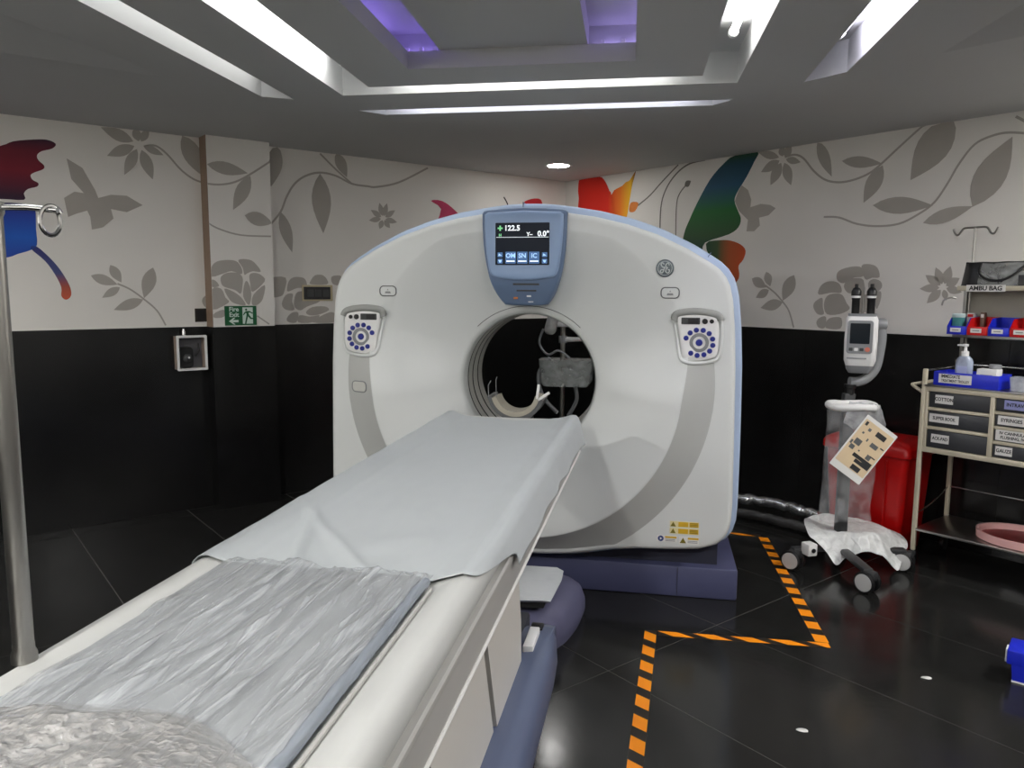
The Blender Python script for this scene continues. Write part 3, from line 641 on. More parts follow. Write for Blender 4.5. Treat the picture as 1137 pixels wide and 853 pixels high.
# round maker's badge with its entwined script letters
bx, bz = .69, 1.683; BADGE = mat('badge_grey', (98, 108, 112), .4, .3); by = gy(bx, bz)
b = B(); b.lathe([(.043, -.004), (.043, .004), (.040, .006), (0, .006)], 36, FRONT(bx, by-GY, bz)); badge = part('badge', b, BADGE, gantry)
SILV = mat('badge_silver', (206, 212, 212), .35, .2)
def swirl(pts, r=.0026):
    b = B(); b.tube([(bx+x, by-.0075-GY, bz+z) for x, z in smoothloop(pts, 6, False)], r, 6); part('badge_letter', b, SILV, badge)
swirl([(-.004, .018), (-.012, .026), (-.019, .018), (-.012, .006), (-.004, .004), (-.006, -.012), (-.014, -.022), (-.022, -.016), (-.018, -.008), (-.006, -.006), (0, .004)])
swirl([(.02, .014), (.014, .025), (.005, .018), (.004, .006), (.012, .002), (.006, -.004), (.004, -.016), (.012, -.023), (.02, -.018), (.021, -.008), (.014, -.008)])
b = B(); b.tube([(bx+.0335*cos(t), by-.0065-GY, bz+.0335*sin(t)) for t in [2*pi*k/40 for k in range(40)]], .0014, 5, loop=True); part('badge_ring', b, SILV, badge)
# warning stickers low on the right
YEL = mat('sticker_yellow', (214, 172, 40), .5, var=.08); OLIVE = mat('sticker_olive', (120, 110, 30), .6); LBL_BLUE = mat('sticker_blue', (40, 60, 120), .5)
def sticker(x0, x1, z0, z1, m, name='warning_sticker', o=.0012, par=gantry):
    b = B(); b.prism([(x0, z0), (x1, z0), (x1, z1), (x0, z1)], -.002, o, FRONT(0, GY-GY, 0)); return part(name, b, m, par, smooth=0)
for z in (.412, .377):
    a = sticker(.752, .895, z-.015, z+.015, mat('sticker_pale', (226, 214, 160), .5)); 
    b = B(); b.prism([(.755, z-.012), (.782, z-.012), (.7685, z+.012)], .0012, .002, FRONT(0, 0, 0)); part('sticker_triangle', b, OLIVE, a)
    b = B(); b.prism([(.794, z-.012), (.842, z-.012), (.842, z+.012), (.794, z+.012)], .0012, .002, FRONT(0, 0, 0)); part('sticker_field', b, YEL, a)
    b = B(); b.prism([(.848, z-.012), (.892, z-.012), (.892, z+.012), (.848, z+.012)], .0012, .002, FRONT(0, 0, 0)); part('sticker_field', b, YEL, a)
    for k in range(3): b = B(); b.prism([(.851, z+.006-k*.007), (.889, z+.006-k*.007), (.889, z+.009-k*.007), (.851, z+.009-k*.007)], .002, .0026, FRONT(0, 0, 0)); part('sticker_print', b, OLIVE, a)
a = sticker(.69, .789, .318, .349, PAPER)
b = B(); b.lathe([(.0145, .001), (.0145, .002), (0, .002)], 20, FRONT(.709, 0, .334)); part('sticker_disc', b, LBL_BLUE, a)
b = B(); b.prism([(.705, .327), (.705, .341), (.716, .334)], .002, .0026, FRONT(0, 0, 0)); part('sticker_arrow', b, PAPER, a)
b = B(); b.prism([(.73, .338), (.787, .338), (.787, .347), (.73, .347)], .0012, .002, FRONT(0, 0, 0)); part('sticker_field', b, YEL, a)
for k in range(2): b = B(); b.prism([(.732, .322+k*.007), (.78, .322+k*.007), (.78, .325+k*.007), (.732, .325+k*.007)], .0012, .002, FRONT(0, 0, 0)); part('sticker_print', b, GREY, a)
a = sticker(.799, .897, .31, .349, PAPER)
b = B(); b.prism([(.803, .316), (.835, .316), (.819, .344)], .0012, .002, FRONT(0, 0, 0)); part('sticker_triangle', b, OLIVE, a)
b = B(); b.prism([(.842, .336), (.895, .336), (.895, .346), (.842, .346)], .0012, .002, FRONT(0, 0, 0)); part('sticker_field', b, YEL, a)
for k in range(2): b = B(); b.prism([(.842, .319+k*.007), (.89, .319+k*.007), (.89, .322+k*.007), (.842, .322+k*.007)], .0012, .002, FRONT(0, 0, 0)); part('sticker_print', b, GREY, a)
# slate blue base under the covers
b = B(); b.span(-1.09, 1.10, .08, .66, 0, .165, bev=.012); part('base', b, BASE_BLUE, gantry)
b = B(); b.span(-1.0, 1.0, .14, .6, .165, .32); part('base_riser', b, mat('base_dark', (40, 42, 58), .6), gantry)
for x in (.80, -.80):
    b = B(); b.box((x, .079, .085), (.0025, .004, .15)); part('base_seam', b, DARK, gantry)

# ------------------------------------------------------------------ patient table
TX = -.668
table = thing('patient_table', 'long white patient table reaching into the scanner bore', 'table', (TX, 1.6, 0))
TY = 1.6
def extr(poly, y0, y1, b=None, seg=1):
    """cross-section (x, z) extruded along the table"""
    b = b or B(); b.skin([b.ring([(x, y0+(y1-y0)*k/seg-TY, z) for x, z in poly]) for k in range(seg+1)]); return b
Y0, Y1 = .30, 3.60
sec = [(.302, .915), (.316, .928), (.321, .955), (.316, .974), (.304, .986), (.288, .988), (.262, .979), (.225, .968), (.18, .965), (0, .963)]
sec = sec+[(-x, z) for x, z in sec[-2::-1]]
part('table_top', extr(sec, Y0, Y1), TABLE_WHITE, table)
for s in (1, -1):
    part('ledge', extr([(s*x, z) for x, z in [(.26, .905), (.331, .905), (.334, .912), (.333, .922), (.328, .926), (.305, .925), (.26, .914)]], Y0, Y1-.02), TABLE_GREY, table)
    part('side_rail', extr([(s*x, z) for x, z in [(.27, .815), (.318, .818), (.326, .826), (.330, .9045), (.27, .9045)]], Y0, Y1-.04), TABLE_GREY, table)
    part('edge_strip', extr([(s*x, z) for x, z in [(.3195, .8125), (.328, .814), (.331, .822), (.328, .829), (.3195, .826)]], Y0+.5, Y1-.04), mat('strip_bright', (232, 232, 228), .3), table)
# slanted telescoping side covers
PANW = mat('side_panel_white', (206, 203, 196), .42, var=.02)
for s in (1, -1):
    ys = [.20, .72, 1.17, 1.62, 2.06]
    for i in range(len(ys)-1):
        a, c = ys[i]+.012, ys[i+1]-.012; x0 = .292+.004*i; sl = .42
        b = B(); q = [(a, .815), (c, .815), (c+sl*.36, .455), (a+sl*.36, .455)] if i < 3 else [(a, .815), (c, .815), (c+.06, .62), (c+.07, .455), (a+sl*.36, .455)]
        b.prism(q, x0-.03, x0, Matrix(((0, 0, s, 0), (1, 0, 0, -TY), (0, 1, 0, 0), (0, 0, 0, 1)))); part('side_panel', b, PANW, table)
    # slate blue side skirt with a rounded front end
    b = B(); rings = []
    for y, zt, xo in ((.22, .50, .388), (.8, .50, .388), (1.6, .50, .388), (2.2, .50, .386), (2.36, .492, .376), (2.43, .47, .36), (2.46, .43, .345)):
        t = sstep(2.2, 2.5, y)
        rings.append(b.ring([(s*px, y-TY+dy*t, pz) for px, pz, dy in ((.27, zt-.01, 0), (.335, zt, 0), (.365, zt-.004, 0), (xo, zt-.035, 0), (xo+.004, zt-.12, .02), (xo-.045, .22, .10), (xo-.10, .02, .20), (.25, .02, .20))]))
    b.skin(rings); part('side_skirt', b, SKIRT_BLUE, table, smooth=50)
    b = B(); b.span(s*.29, s*.325, 2.10-TY, 2.40-TY, .40, .486); part('skirt_end', b, SKIRT_BLUE, table)
    b = B(); b.span(s*.298, s*.33, 2.17-TY, 2.31-TY, .482, .515, bev=.004); part('latch_block', b, WHITE, table)
    b = B(); b.span(s*.294, s*.334, 2.33-TY, 2.38-TY, .48, .498, bev=.003); part('latch_slot', b, BLACK, table)
b = B(); b.span(-.19, .19, .25-TY, 2.05-TY, .45, .80); part('table_core', b, mat('table_core_dark', (14, 14, 15), .7), table)
b = B(); b.span(-.268, .268, .22-TY, 2.5-TY, .0, .48, bev=.01); part('table_base', b, mat('table_base_dark', (46, 48, 56), .6), table)
b = B(); b.span(-.2, .2, 2.0-TY, 3.5-TY, .83, .905); part('cradle_beam', b, TABLE_GREY, table)
# low docking shoe towards the gantry, with a white pedal on it
SHOE = mat('shoe_slate', (92, 92, 118), .45, var=.06)
b = B()
plan = smoothloop([(-.30, 2.5), (-.33, 3.2), (-.30, 3.75), (0, 3.78), (.28, 3.76), (.355, 3.66), (.352, 3.48), (.315, 3.30), (.27, 3.18), (.22, 2.9), (.2, 2.5)], 4)
rg = lambda k, z: b.ring([(x*k, (y-3.2)*k+3.2-TY, z) for x, y in plan])
b.skin([rg(.97, 0), rg(1, .03), rg(1, .07), rg(.96, .12), rg(.86, .165), rg(.7, .185)]); part('docking_shoe', b, SHOE, table, smooth=50)
b = B(); b.skin([b.ring([(x, y-TY, z) for x, y, z in q]) for q in ([(-.05, 3.14, .235), (.22, 3.14, .25), (.25, 3.16, .24), (.24, 3.17, .23), (-.05, 3.15, .225)], [(-.05, 3.36, .27), (.25, 3.36, .275), (.275, 3.36, .265), (.27, 3.36, .252), (-.05, 3.36, .25)], [(-.05, 3.54, .25), (.23, 3.53, .258), (.265, 3.51, .25), (.26, 3.51, .238), (-.05, 3.53, .238)])]); part('foot_pedal', b, mat('pedal_grey', (188, 192, 194), .35, bump=.3, bscale=25), table)
b = B(); b.skin([b.ring([(x, y-TY, z) for x, y, z in q]) for q in ([(-.05, 3.155, .20), (.22, 3.155, .21), (.23, 3.17, .232), (-.05, 3.165, .226)], [(-.05, 3.48, .19), (.24, 3.48, .20), (.25, 3.48, .24), (-.05, 3.48, .24)])]); part('pedal_edge', b, BLACK, table)
b = B(); b.span(-.1, .18, 3.2-TY, 3.5-TY, .15, .22); part('pedal_mount', b, DARK, table)

# ------------------------------------------------------------------ things on the table
def interp(prof, t):
    d = [0]
    for a, c in zip(prof, prof[1:]): d.append(d[-1]+math.hypot(c[0]-a[0], c[1]-a[1]))
    s = t*d[-1]
    for i in range(len(prof)-1):
        if s <= d[i+1]+1e-9:
            k = (s-d[i])/(d[i+1]-d[i]); return prof[i][0]+(prof[i+1][0]-prof[i][0])*k, prof[i][1]+(prof[i+1][1]-prof[i][1])*k
    return prof[-1]
sp = [(-.3255, .962), (-.3215, .979), (-.308, .992), (-.288, .9945), (-.262, .9855), (-.225, .9745), (-.18, .971), (0, .969), (.18, .971), (.225, .9745), (.262, .9855), (.288, .9945), (.308, .992), (.3215, .977), (.329, .953), (.335, .93), (.339, .91), (.342, .895)]
def sheet(u, v):
    ye = 3.63-.05*(1-abs(2*u-1))*1.2-.035*sstep(.75, 1, u)+.03*sstep(.5, .75, u)*sstep(.95, .75, u)
    ys = 1.475+.012*sin(u*9)+.01*nz(u*7, 3, 1)+.33*sstep(.86, .97, u)
    y = ys+(ye-ys)*v; x, z = interp(sp, u)
    k = sstep(.85, 1, u)
    x += .012*k*(.5+nz(y*5, 2, 0)*1.2); z -= k*.03*(v**3)+k*.012*nz(y*3, 7, 0)
    fl = 1-k; near = sstep(.3, .05, v)*sstep(.0, .03, v)
    z += fl*(.0035*abs(nz(x*7+y*2, y*2.2, 4))+.0015*nz(x*22, y*9, 8)+near*.012*max(0, nz(x*7-y*3, y*5, 11)))
    z += fl*.012*math.exp(-((x+.14+.9*(y-1.62)*.35)/.018)**2)*near + fl*.010*math.exp(-((x+.05+(y-1.65)*.8)/.02)**2)*near
    if v > .97: z -= (v-.97)*.6
    z -= fl*sstep(.8, 1, v)*.003*math.exp(-((u-.52)/.14)**2)
    return (x, y-2.5, z)
b = B(); b.surf(sheet, 110, 150)
o = part('bed_sheet', b, SHEET, smooth=80, loc=(TX, 2.5, 0)); tag(o, 'white disposable sheet spread along the far half of the table', 'sheet')
sm = o.modifiers.new('thickness', 'SOLIDIFY'); sm.thickness = .0015; sm.offset = 1
# mattress pad wrapped in clear film
pad = thing('mattress_pad', 'grey mattress pad wrapped in crinkled clear plastic film', 'mattress', (-.687, .885, .9745))
PADM = mat('pad_grey', (160, 163, 165), .6, var=.05)
b = B(); b.box((0, 0, .007), (.452, 1.18, .013), bev=.005, seg=3); part('pad', b, PADM, pad)
FILM = film('pad_film', (194, 198, 201), .55, .18, 1.0, 26, (1.4, .11, 1, .2), 1.4, .02, 0, 1.0, (.43, .66, .24, .78))  # the ramp whitens crease crests, painting glints into the film
def rid(x, y, z): return 1-abs(nz(x, y, z))*2
def wrap(u, v):
    x = (u-.5)*.476+.004*nz(v*9, 1, 2)*(u > .9); y = -.62+v*1.235+.012*sin(u*7)+.01*nz(u*6, 2, 5)
    e = min(u, 1-u)*.476; en = (1-v)*1.235
    edge = 1-sstep(0, .02, e); ee = 1-sstep(0, .02, en)
    a = x*cos(.22)-y*sin(.22); c = x*sin(.22)+y*cos(.22)
    z = .0155+.010*max(0, rid(a*9, c*1.5, 1)-.5)*1.8+.006*max(0, rid(a*24+c*2, c*3.2, 7)-.5)*1.8+.0016*nz(a*55, c*9, 3)
    z += .006*sstep(.45, .5, u)*0
    return (x, y, z-.016*max(edge, ee))
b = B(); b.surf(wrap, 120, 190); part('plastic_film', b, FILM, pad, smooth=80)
# rolled film edge along the right side of the pad
b = B(); b.tube([(.236+.003*nz(k*.4, 1, 1), -.6+k*.03, .010+.003*nz(k*.5, 5, 2)) for k in range(40)], [.011+.001*nz(k*.6, 9, 1) for k in range(40)], 10); part('film_roll', b, film('film_roll', (150, 158, 168), .3, .2, .4, 26, (1, .15, 1, 0), 1, .05), pad)
b = B(); b.tube([(.254, -.6, .002), (.254, .55, .002)], .0045, 6); part('pad_piping', b, TABLE_GREY, pad)
# crumpled bubble wrap heap
BUB = film('bubble_wrap', (192, 189, 185), .5, .16, .8, 55, None, .5, .1, 95, 1.0, (.36, .68, .38, .72))  # ramp adds whitish flecks, highlights painted into the wrap
def heap(u, v):
    r = v; t = 2*pi*u; rx = .29*(1+.1*sin(3*t+1)); ry = .215*(1+.06*sin(2*t)+.05*nz(cos(t)*2, sin(t)*2, 3))
    x, y = r*rx*cos(t), r*ry*sin(t)
    h = (1-r**3.0)*.05*(1+.3*nz(x*4, y*4, 1))+.012*nz(x*13, y*13, 2)*(1-r**6)+.002*nz(x*45, y*45, 5)*(1-r**8)
    return (x, y, max(h, .0)+.001)
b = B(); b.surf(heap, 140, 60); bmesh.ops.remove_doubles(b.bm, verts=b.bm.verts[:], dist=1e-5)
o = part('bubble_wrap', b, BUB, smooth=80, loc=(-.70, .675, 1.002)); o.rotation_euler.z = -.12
tag(o, 'crumpled heap of clear bubble wrap at the near table end', 'bubble wrap')
# curved head holder in the bore
hh = thing('head_holder', 'curved grey head holder lying in the scanner bore', 'head holder', (-.705, 3.90, .925))
def arc(r, a0, a1, n=21): return [(r*cos(radians(a0+(a1-a0)*k/(n-1))), r*sin(radians(a0+(a1-a0)*k/(n-1)))+.128) for k in range(n)]
b = B(); b.skin([b.ring([(x, y, z) for x, z in arc(.128, 195, 350)+arc(.104, 350, 195)]) for y in (-.05, .10)]); part('cradle_shell', b, mat('holder_beige', (170, 165, 150), .5), hh)
b = B(); b.skin([b.ring([(x, y, z) for x, z in arc(.150, 190, 345)+arc(.1285, 345, 190)]) for y in (-.045, .12)]); part('outer_shell', b, MIDGREY, hh)
b = B(); b.box((.118, -.056, .135), (.013, .010, .075), Matrix.Rotation(.12, 3, 'Y'), bev=.003); part('strap_clip', b, WHITE, hh)
b = B(); b.box((.148, -.05, .112), (.07, .016, .014), Matrix.Rotation(-.6, 3, 'Y'), bev=.003); part('strap_clip', b, WHITE, hh)
b = B(); b.tube([(-.140, -.047, .10), (-.142, -.047, .16), (-.128, -.047, .185)], .0022, 6); part('strap', b, GREY, hh)
b = B(); b.tube([(-.10, -.045, .10), (-.102, -.045, .19), (-.096, -.045, .205)], .0018, 6); part('strap', b, GREY, hh)
b = B(); b.box((-.0, .04, -.026), (.14, .16, .016), bev=.004); part('mount', b, DARK, hh)
# pole with a curled hook at the near left of the table
iv = thing('drip_pole', 'chrome drip pole with a curled hook standing at the near table end', 'drip pole', (-.9745, 1.0, .9875))
b = B(); b.tube([(0, 0, 0), (0, 0, .70)], .0155, 20); part('pole', b, STEEL, iv)
b = B(); b.lathe([(.019, 0), (.019, .012), (.0158, .02), (.0158, .03)], 24); part('socket', b, STEEL, iv)
b = B(); b.tube([(-.06, 0, .708), (0, 0, .708), (.055, .01, .708), (.098, .018, .704)], .0046, 10); part('hook_arm', b, CHROME, iv)
b = B(); cxh = Vector((.084, .016, .689)); b.tube([cxh+Vector((.008*cos(t), .012*cos(t), .0215*sin(t)))+Vector((.0012*k/6, 0, 0)) for k, t in enumerate([radians(60-k*15) for k in range(27)])], .0034, 8); part('hook_curl', b, CHROME, iv)
b = B(); b.lathe([(.0135, .69), (.018, .70), (.018, .716), (0, .722)], 20); part('pole_cap', b, STEEL, iv)

# ------------------------------------------------------------------ striped floor tape
def tape(p, q, wd, label, ph=0.0, slant=1.0, pitch=.145, on=.074):
    p, q = Vector(p), Vector(q); d = q-p; ln = d.length; a = math.atan2(d.y, d.x)
    t = thing('floor_tape', label, 'tape', (p.x, p.y, .0006), a, 'hazard tape on the floor')
    b = B(); b.span(0, ln, -wd/2, wd/2, 0, .0006); part('tape_base', b, TAPEBLK, t, smooth=0)
    x = ph-pitch
    while x < ln:
        sh = wd*slant/2
        pts = []
        cl_ = lambda v: min(max(v, 0), ln)
        pts = [(cl_(x-sh), -wd/2+.001), (cl_(x+on-sh), -wd/2+.001), (cl_(x+on+sh), wd/2-.001), (cl_(x+sh), wd/2-.001)]
        if max(u for u, _ in pts)-min(u for u, _ in pts) > .012 and pts[1][0] > pts[0][0]+.001 and pts[2][0] > pts[3][0]+.001:
            b = B(); b.prism(pts, .0006, .0011); part('orange_stripe', b, ORANGE, t, smooth=0)
        x += pitch
tape((-.052, 1.9), (.012, 3.49), .056, 'black and orange tape strip running from the camera towards the scanner', .03, .6, .145, .082)
tape((.045, 3.465), (.80, 3.49), .050, 'black and orange tape strip lying across in front of the scanner', .03, -1.5, .168, .095)
tape((.775, 3.515), (.71, 5.03), .060, 'black and orange tape strip running back beside the scanner base', .0, .2, .142, .08)
tape((.36, 5.055), (.70, 5.05), .045, 'short orange tape strip disappearing behind the scanner base', .0, -2.0, .16, .10)

# ------------------------------------------------------------------ left wall fittings
def wl(u, z, off=0): return ML @ Vector((-u, z, off))
sg = thing('exit_sign', 'small green fire exit sign with running figure and arrow', 'sign', wl(3.2, 1.38, PD+.0005))
LM = Matrix.Translation(-wl(3.2, 1.38, PD+.0005)) @ ML
GRN = mat('sign_green', (10, 92, 52), .45, var=.05); SGW = mat('sign_white', (216, 232, 222), .5)
def onsign(poly, h0, h1, m, name):
    b = B(); b.prism([(-3.2+x, 1.38+z) for x, z in poly], PD+h0, PD+h1, LM); return part(name, b, m, sg, smooth=0)
onsign([(-.112, -.0685), (.112, -.0685), (.112, .0685), (-.112, .0685)], .0005, .006, GRN, 'board')
onsign([(.012, -.058), (.085, -.058), (.085, .058), (.012, .058)], .006, .0068, SGW, 'white_field')
text('Fire', .044, SGW, sg, LM @ Matrix.Translation((-3.2-.048, 1.38+.044, PD+.0066)), bold=.001); text('Exit', .044, SGW, sg, LM @ Matrix.Translation((-3.2-.048, 1.38+.006, PD+.0066)), bold=.001)
onsign([(-.085, -.038), (-.052, -.014), (-.04, -.014), (-.058, -.03), (-.018, -.03), (-.018, -.046), (-.058, -.046), (-.04, -.062), (-.052, -.062)], .006, .0068, SGW, 'arrow')
bodyq = [[(.030, .044), (.036, .050), (.044, .048), (.046, .040), (.040, .034), (.032, .036)], [(.024, .022), (.036, .032), (.062, .032), (.086, .018), (.082, .012), (.062, .022), (.054, .018), (.060, .002), (.074, -.016), (.100, -.018), (.100, -.026), (.068, -.026), (.050, -.006), (.036, -.058), (.026, -.058), (.038, -.004), (.040, .016), (.032, .018), (.02, .002), (.014, .004)]]
for q in bodyq: b = B(); b.fill([(-3.2+x, 1.38+z) for x, z in q], LM, PD+.0075); part('running_figure', b, GRN, sg, smooth=0)
# dark switch opening beside the pilaster
o = thing('switch_box', 'small dark square switch opening beside the pilaster', 'switch', wl(3.43, 1.38, .0005)); LM2 = Matrix.Translation(-wl(3.43, 1.38, .0005)) @ ML
b = B(); b.prism([(-3.472, 1.335), (-3.394, 1.335), (-3.394, 1.43), (-3.472, 1.43)], .0005, .004, LM2); part('plate', b, mat('switch_brown', (46, 36, 24), .5), o, smooth=0)
b = B(); b.prism([(-3.462, 1.345), (-3.404, 1.345), (-3.404, 1.42), (-3.462, 1.42)], .004, .006, LM2); part('insert', b, BLACK, o, smooth=0)
b = B(); b.prism([(-3.474, 1.325), (-3.393, 1.325), (-3.393, 1.336), (-3.474, 1.333)], .0005, .006, LM2); part('paper_edge', b, PAPER, o, smooth=0)
o = thing('wall_socket', 'dark oblong wall socket in a cream frame beside the scanner', 'socket', wl(2.56, 1.54, .002)); LM3 = Matrix.Translation(-wl(2.56, 1.54, .002)) @ ML
b = B(); b.prism(rrect(-2.682, -2.432, 1.478, 1.60, .004), .002, .006, LM3); part('frame', b, mat('frame_cream', (196, 184, 150), .5), o, smooth=0)
b = B(); b.prism(rrect(-2.669, -2.452, 1.490, 1.586, .004), .006, .010, LM3); part('plate', b, BLACK, o, smooth=0)
for k in range(3): b = B(); b.prism(rrect(-2.64+k*.063, -2.59+k*.063, 1.51, 1.566, .004), .010, .013, LM3); part('module', b, DARK, o, smooth=0)
# white wall case with a black device inside
cs = thing('wall_case', 'white open wall case holding a black device on the black wall', 'case', wl(3.525, 1.12, .013)); LM4 = Matrix.Translation(-wl(3.525, 1.12, .013)) @ ML
x0, x1, z0, z1, d0, d1 = -3.625, -3.435, 1.012, 1.243, .013, .10
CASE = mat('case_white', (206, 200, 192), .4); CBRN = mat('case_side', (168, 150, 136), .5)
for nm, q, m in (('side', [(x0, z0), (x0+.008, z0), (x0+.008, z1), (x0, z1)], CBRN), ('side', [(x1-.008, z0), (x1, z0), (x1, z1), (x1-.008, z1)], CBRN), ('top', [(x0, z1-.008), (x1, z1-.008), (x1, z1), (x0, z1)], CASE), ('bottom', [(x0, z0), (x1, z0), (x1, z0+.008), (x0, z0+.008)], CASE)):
    b = B(); b.prism(q, d0, d1, LM4); part('case_'+nm, b, m, cs, smooth=0)
b = B(); b.prism([(x0, z0), (x1, z0), (x1, z1), (x0, z1)], d0, d0+.006, LM4); part('case_back', b, mat('case_inner', (96, 96, 100), .5), cs, smooth=0)
fo, fi = rrect(x0-.006, x1+.006, z0-.006, z1+.006, .008), rrect(x0+.010, x1-.010, z0+.010, z1-.010, .005)
b = B(); rr = [b.ring([LM4 @ Vector((x, z, h)) for x, z in p]) for p, h in ((fo, d1), (fo, d1+.008), (fi, d1+.008), (fi, d1))]; b.skin(rr, loop=True); part('case_frame', b, WHITE, cs)
b = B(); b.prism(rrect(-3.60, -3.515, 1.022, 1.165, .025), d0+.01, d0+.06, LM4); dv = part('device', b, BLACK, cs)
b = B(); b.lathe([(.03, 0), (.03, .012), (.02, .02), (0, .02)], 24, LM4 @ Matrix.Translation((-3.555, 1.09, d0+.06))); part('device_dial', b, DARK, dv)
b = B(); b.lathe([(.007, 0), (.007, .003), (0, .003)], 12, LM4 @ Matrix.Translation((-3.55, 1.095, d0+.08))); part('device_light', b, WHITE, dv)
b = B(); b.tube([LM4 @ Vector((-3.475, 1.19, d0+.04)), LM4 @ Vector((-3.47, 1.14, d0+.045)), LM4 @ Vector((-3.50, 1.10, d0+.05))], .006, 8); part('device_cord', b, BLACK, cs)
b = B(); b.lathe([(.014, 0), (.014, .03), (.009, .04), (.009, .05)], 16, Matrix.Translation(LM4 @ Vector((-3.565, z1, .05)))); part('case_knob', b, CHROME, cs)

# ------------------------------------------------------------------ contrast injector on a wheeled stand
def caster(parent, x, y, rz, r=.058, zt=.135, m=GREY):
    c = link('caster', None, None, parent, (x, y, 0), rz)
    b = B(); X = Matrix.Rotation(pi/2, 4, 'Y')
    b = B(); b.box((0, -.012, zt-.04), (.052, .07, .05), bev=.012); hb = b
    part('caster_fork', hb, DARK, parent, loc=(x, y, 0), rz=rz)
    bpy.data.objects.remove(c)
    for s in (-1, 1):
        b = B(); b.lathe([(r*.55, -.011), (r*.9, -.011), (r, -.007), (r, .007), (r*.9, .011), (r*.55, .011)], 28, Matrix.Translation((s*.028, 0, r)) @ X); tyre = part('caster_wheel', b, BLACK, parent, loc=(x, y, 0), rz=rz)
        b = B(); b.lathe([(r*.84, -.010), (r*.8, .012), (r*.3, .014), (0, .014)], 28, Matrix.Translation((s*.029, 0, r)) @ Matrix.Rotation(s*pi/2, 4, 'Y')); part('wheel_disc', b, m, tyre)
ij = thing('contrast_injector', 'white twin-syringe injector on a grey wheeled stand', 'injector', (1.156, 4.639, 0), HEAD)
PX, PY = -.10, -.06
WDISC = mat('wheel_disc_grey', (186, 186, 184), .5)
for (x, y, rz) in ((-.383, -.11, .75), (-.11, -.44, .6), (.24, -.12, .9), (.02, .26, .3)):
    b = B(); d = Vector((x-PX, y-PY, 0)); L_ = d.length; rot = Matrix.Rotation(math.atan2(d.y, d.x), 3, 'Z')
    b.box(Vector((PX, PY, .115))+d*.5, (L_+.02, .055, .032), rot, bev=.012); part('base_leg', b, DARK, ij)
    caster(ij, x, y, rz, m=WDISC)
b = B(); b.box((PX, PY, .12), (.14, .14, .05), bev=.02); part('base_hub', b, DARK, ij)
b = B(); b.box((PX-.21, PY-.09, .135), (.06, .07, .07), Matrix.Rotation(.3, 3, 'Z'), bev=.008); part('socket_box', b, WHITE, ij)
b = B(); b.lathe([(.013, 0), (.013, .004), (0, .004)], 16, frame((PX-.20, PY-.128, .135), (1, .3, 0), (.3, -1, 0))); part('socket_hole', b, BLACK, ij)
b = B(); b.box((PX, PY, .6), (.062, .05, .82), bev=.008); part('pole', b, DARK, ij)
b = B(); b.lathe([(.026, 1.0), (.026, 1.035), (.032, 1.04), (.032, 1.06)], 20, Matrix.Translation((PX+.005, PY, 0))); part('pole_collar', b, BLACK, ij)
arm = smoothloop([(-.10, -.06, 1.075), (-.055, -.06, 1.075), (.0, -.05, 1.095), (.05, -.04, 1.15), (.072, -.03, 1.24), (.078, -.03, 1.33), (.065, -.03, 1.395)], 5, False)
b = B(); b.tube(arm, [.027]*len(arm), 14); part('arm', b, GREY, ij)
b = B(); b.lathe([(.03, -.03), (.034, -.02), (.034, .02), (.03, .03)], 20, Matrix.Translation((.063, -.035, 1.395)) @ Matrix.Rotation(pi/2, 4, 'Y')); part('arm_joint', b, GREY, ij)
HR = Matrix.Translation((-.055, -.07, 1.148)) @ Matrix.Rotation(radians(-24), 4, 'Z') @ Matrix.Scale(1.08, 4)
hd = []
b = B(); hp = lambda w_, d_, z, ox=0: b.ring([HR @ Vector((x+ox, y, z)) for x, y in rrect(-w_/2, w_/2, -d_/2, d_/2, .025, 4)])
b.skin([hp(.118, .13, .0), hp(.128, .142, .015), hp(.150, .17, .05), hp(.156, .18, .15), hp(.15, .18, .255), hp(.138, .168, .272)]); head = part('injector_head', b, WHITE, ij)
b = B(); b.skin([hp(.10, .11, -.018), hp(.126, .14, .004), hp(.134, .15, .028), hp(.12, .13, .03)]); part('head_underside', b, GREY, head)
fy = lambda z: -.0905+.0*z
b = B(); b.prism(rrect(-.066, .054, .085, .252, .014), .0, .003, HR @ FRONT(0, -.0885, 0)); part('head_panel', b, GREY, head)
b = B(); b.prism(rrect(-.052, .040, .135, .238, .004), .003, .0045, HR @ FRONT(0, -.0885, 0)); part('head_screen', b, mat('screen_off', (30, 36, 42), .15), head)
for x, m in ((-.045, DARK), (-.02, WHITE), (.005, DARK)): b = B(); b.prism(rrect(x-.009, x+.009, .098, .114, .003), .003, .005, HR @ FRONT(0, -.0885, 0)); part('head_key', b, m, head)
b = B(); b.lathe([(.012, .003), (.012, .006), (0, .006)], 18, HR @ FRONT(.032, -.0885, .107)); part('head_knob', b, mat('knob_orange', (200, 110, 90), .5), head)
b = B(); b.prism(rrect(-.062, .03, .058, .064, .001), .0, .0015, HR @ FRONT(0, -.0885, 0)); part('head_print', b, GREY, head)
b = B(); b.skin([hp(.13, .15, .270), hp(.134, .154, .278), hp(.134, .154, .284)]); part('head_top_plate', b, GREY, head)
for x in (-.034, .038):
    T = HR @ Matrix.Translation((x, -.0, .28))
    b = B(); b.lathe([(.019, 0), (.019, .075), (.021, .078), (.021, .086), (.0, .086)], 18, T); sy = part('syringe_holder', b, BLACK, head)
    b = B(); b.lathe([(.0225, .084), (.0225, .096), (.0, .096)], 18, T); part('white_band', b, WHITE, head)
    b = B(); b.lathe([(.024, .095), (.024, .118), (.016, .134), (.009, .138), (.009, .155), (0, .155)], 18, T); part('syringe_cap', b, BLACK, head)
b = B(); b.tube([HR @ Vector((.0, .02, .28)), HR @ Vector((0, .02, .42))], .006, 8); part('guide_rod', b, STEEL, head)
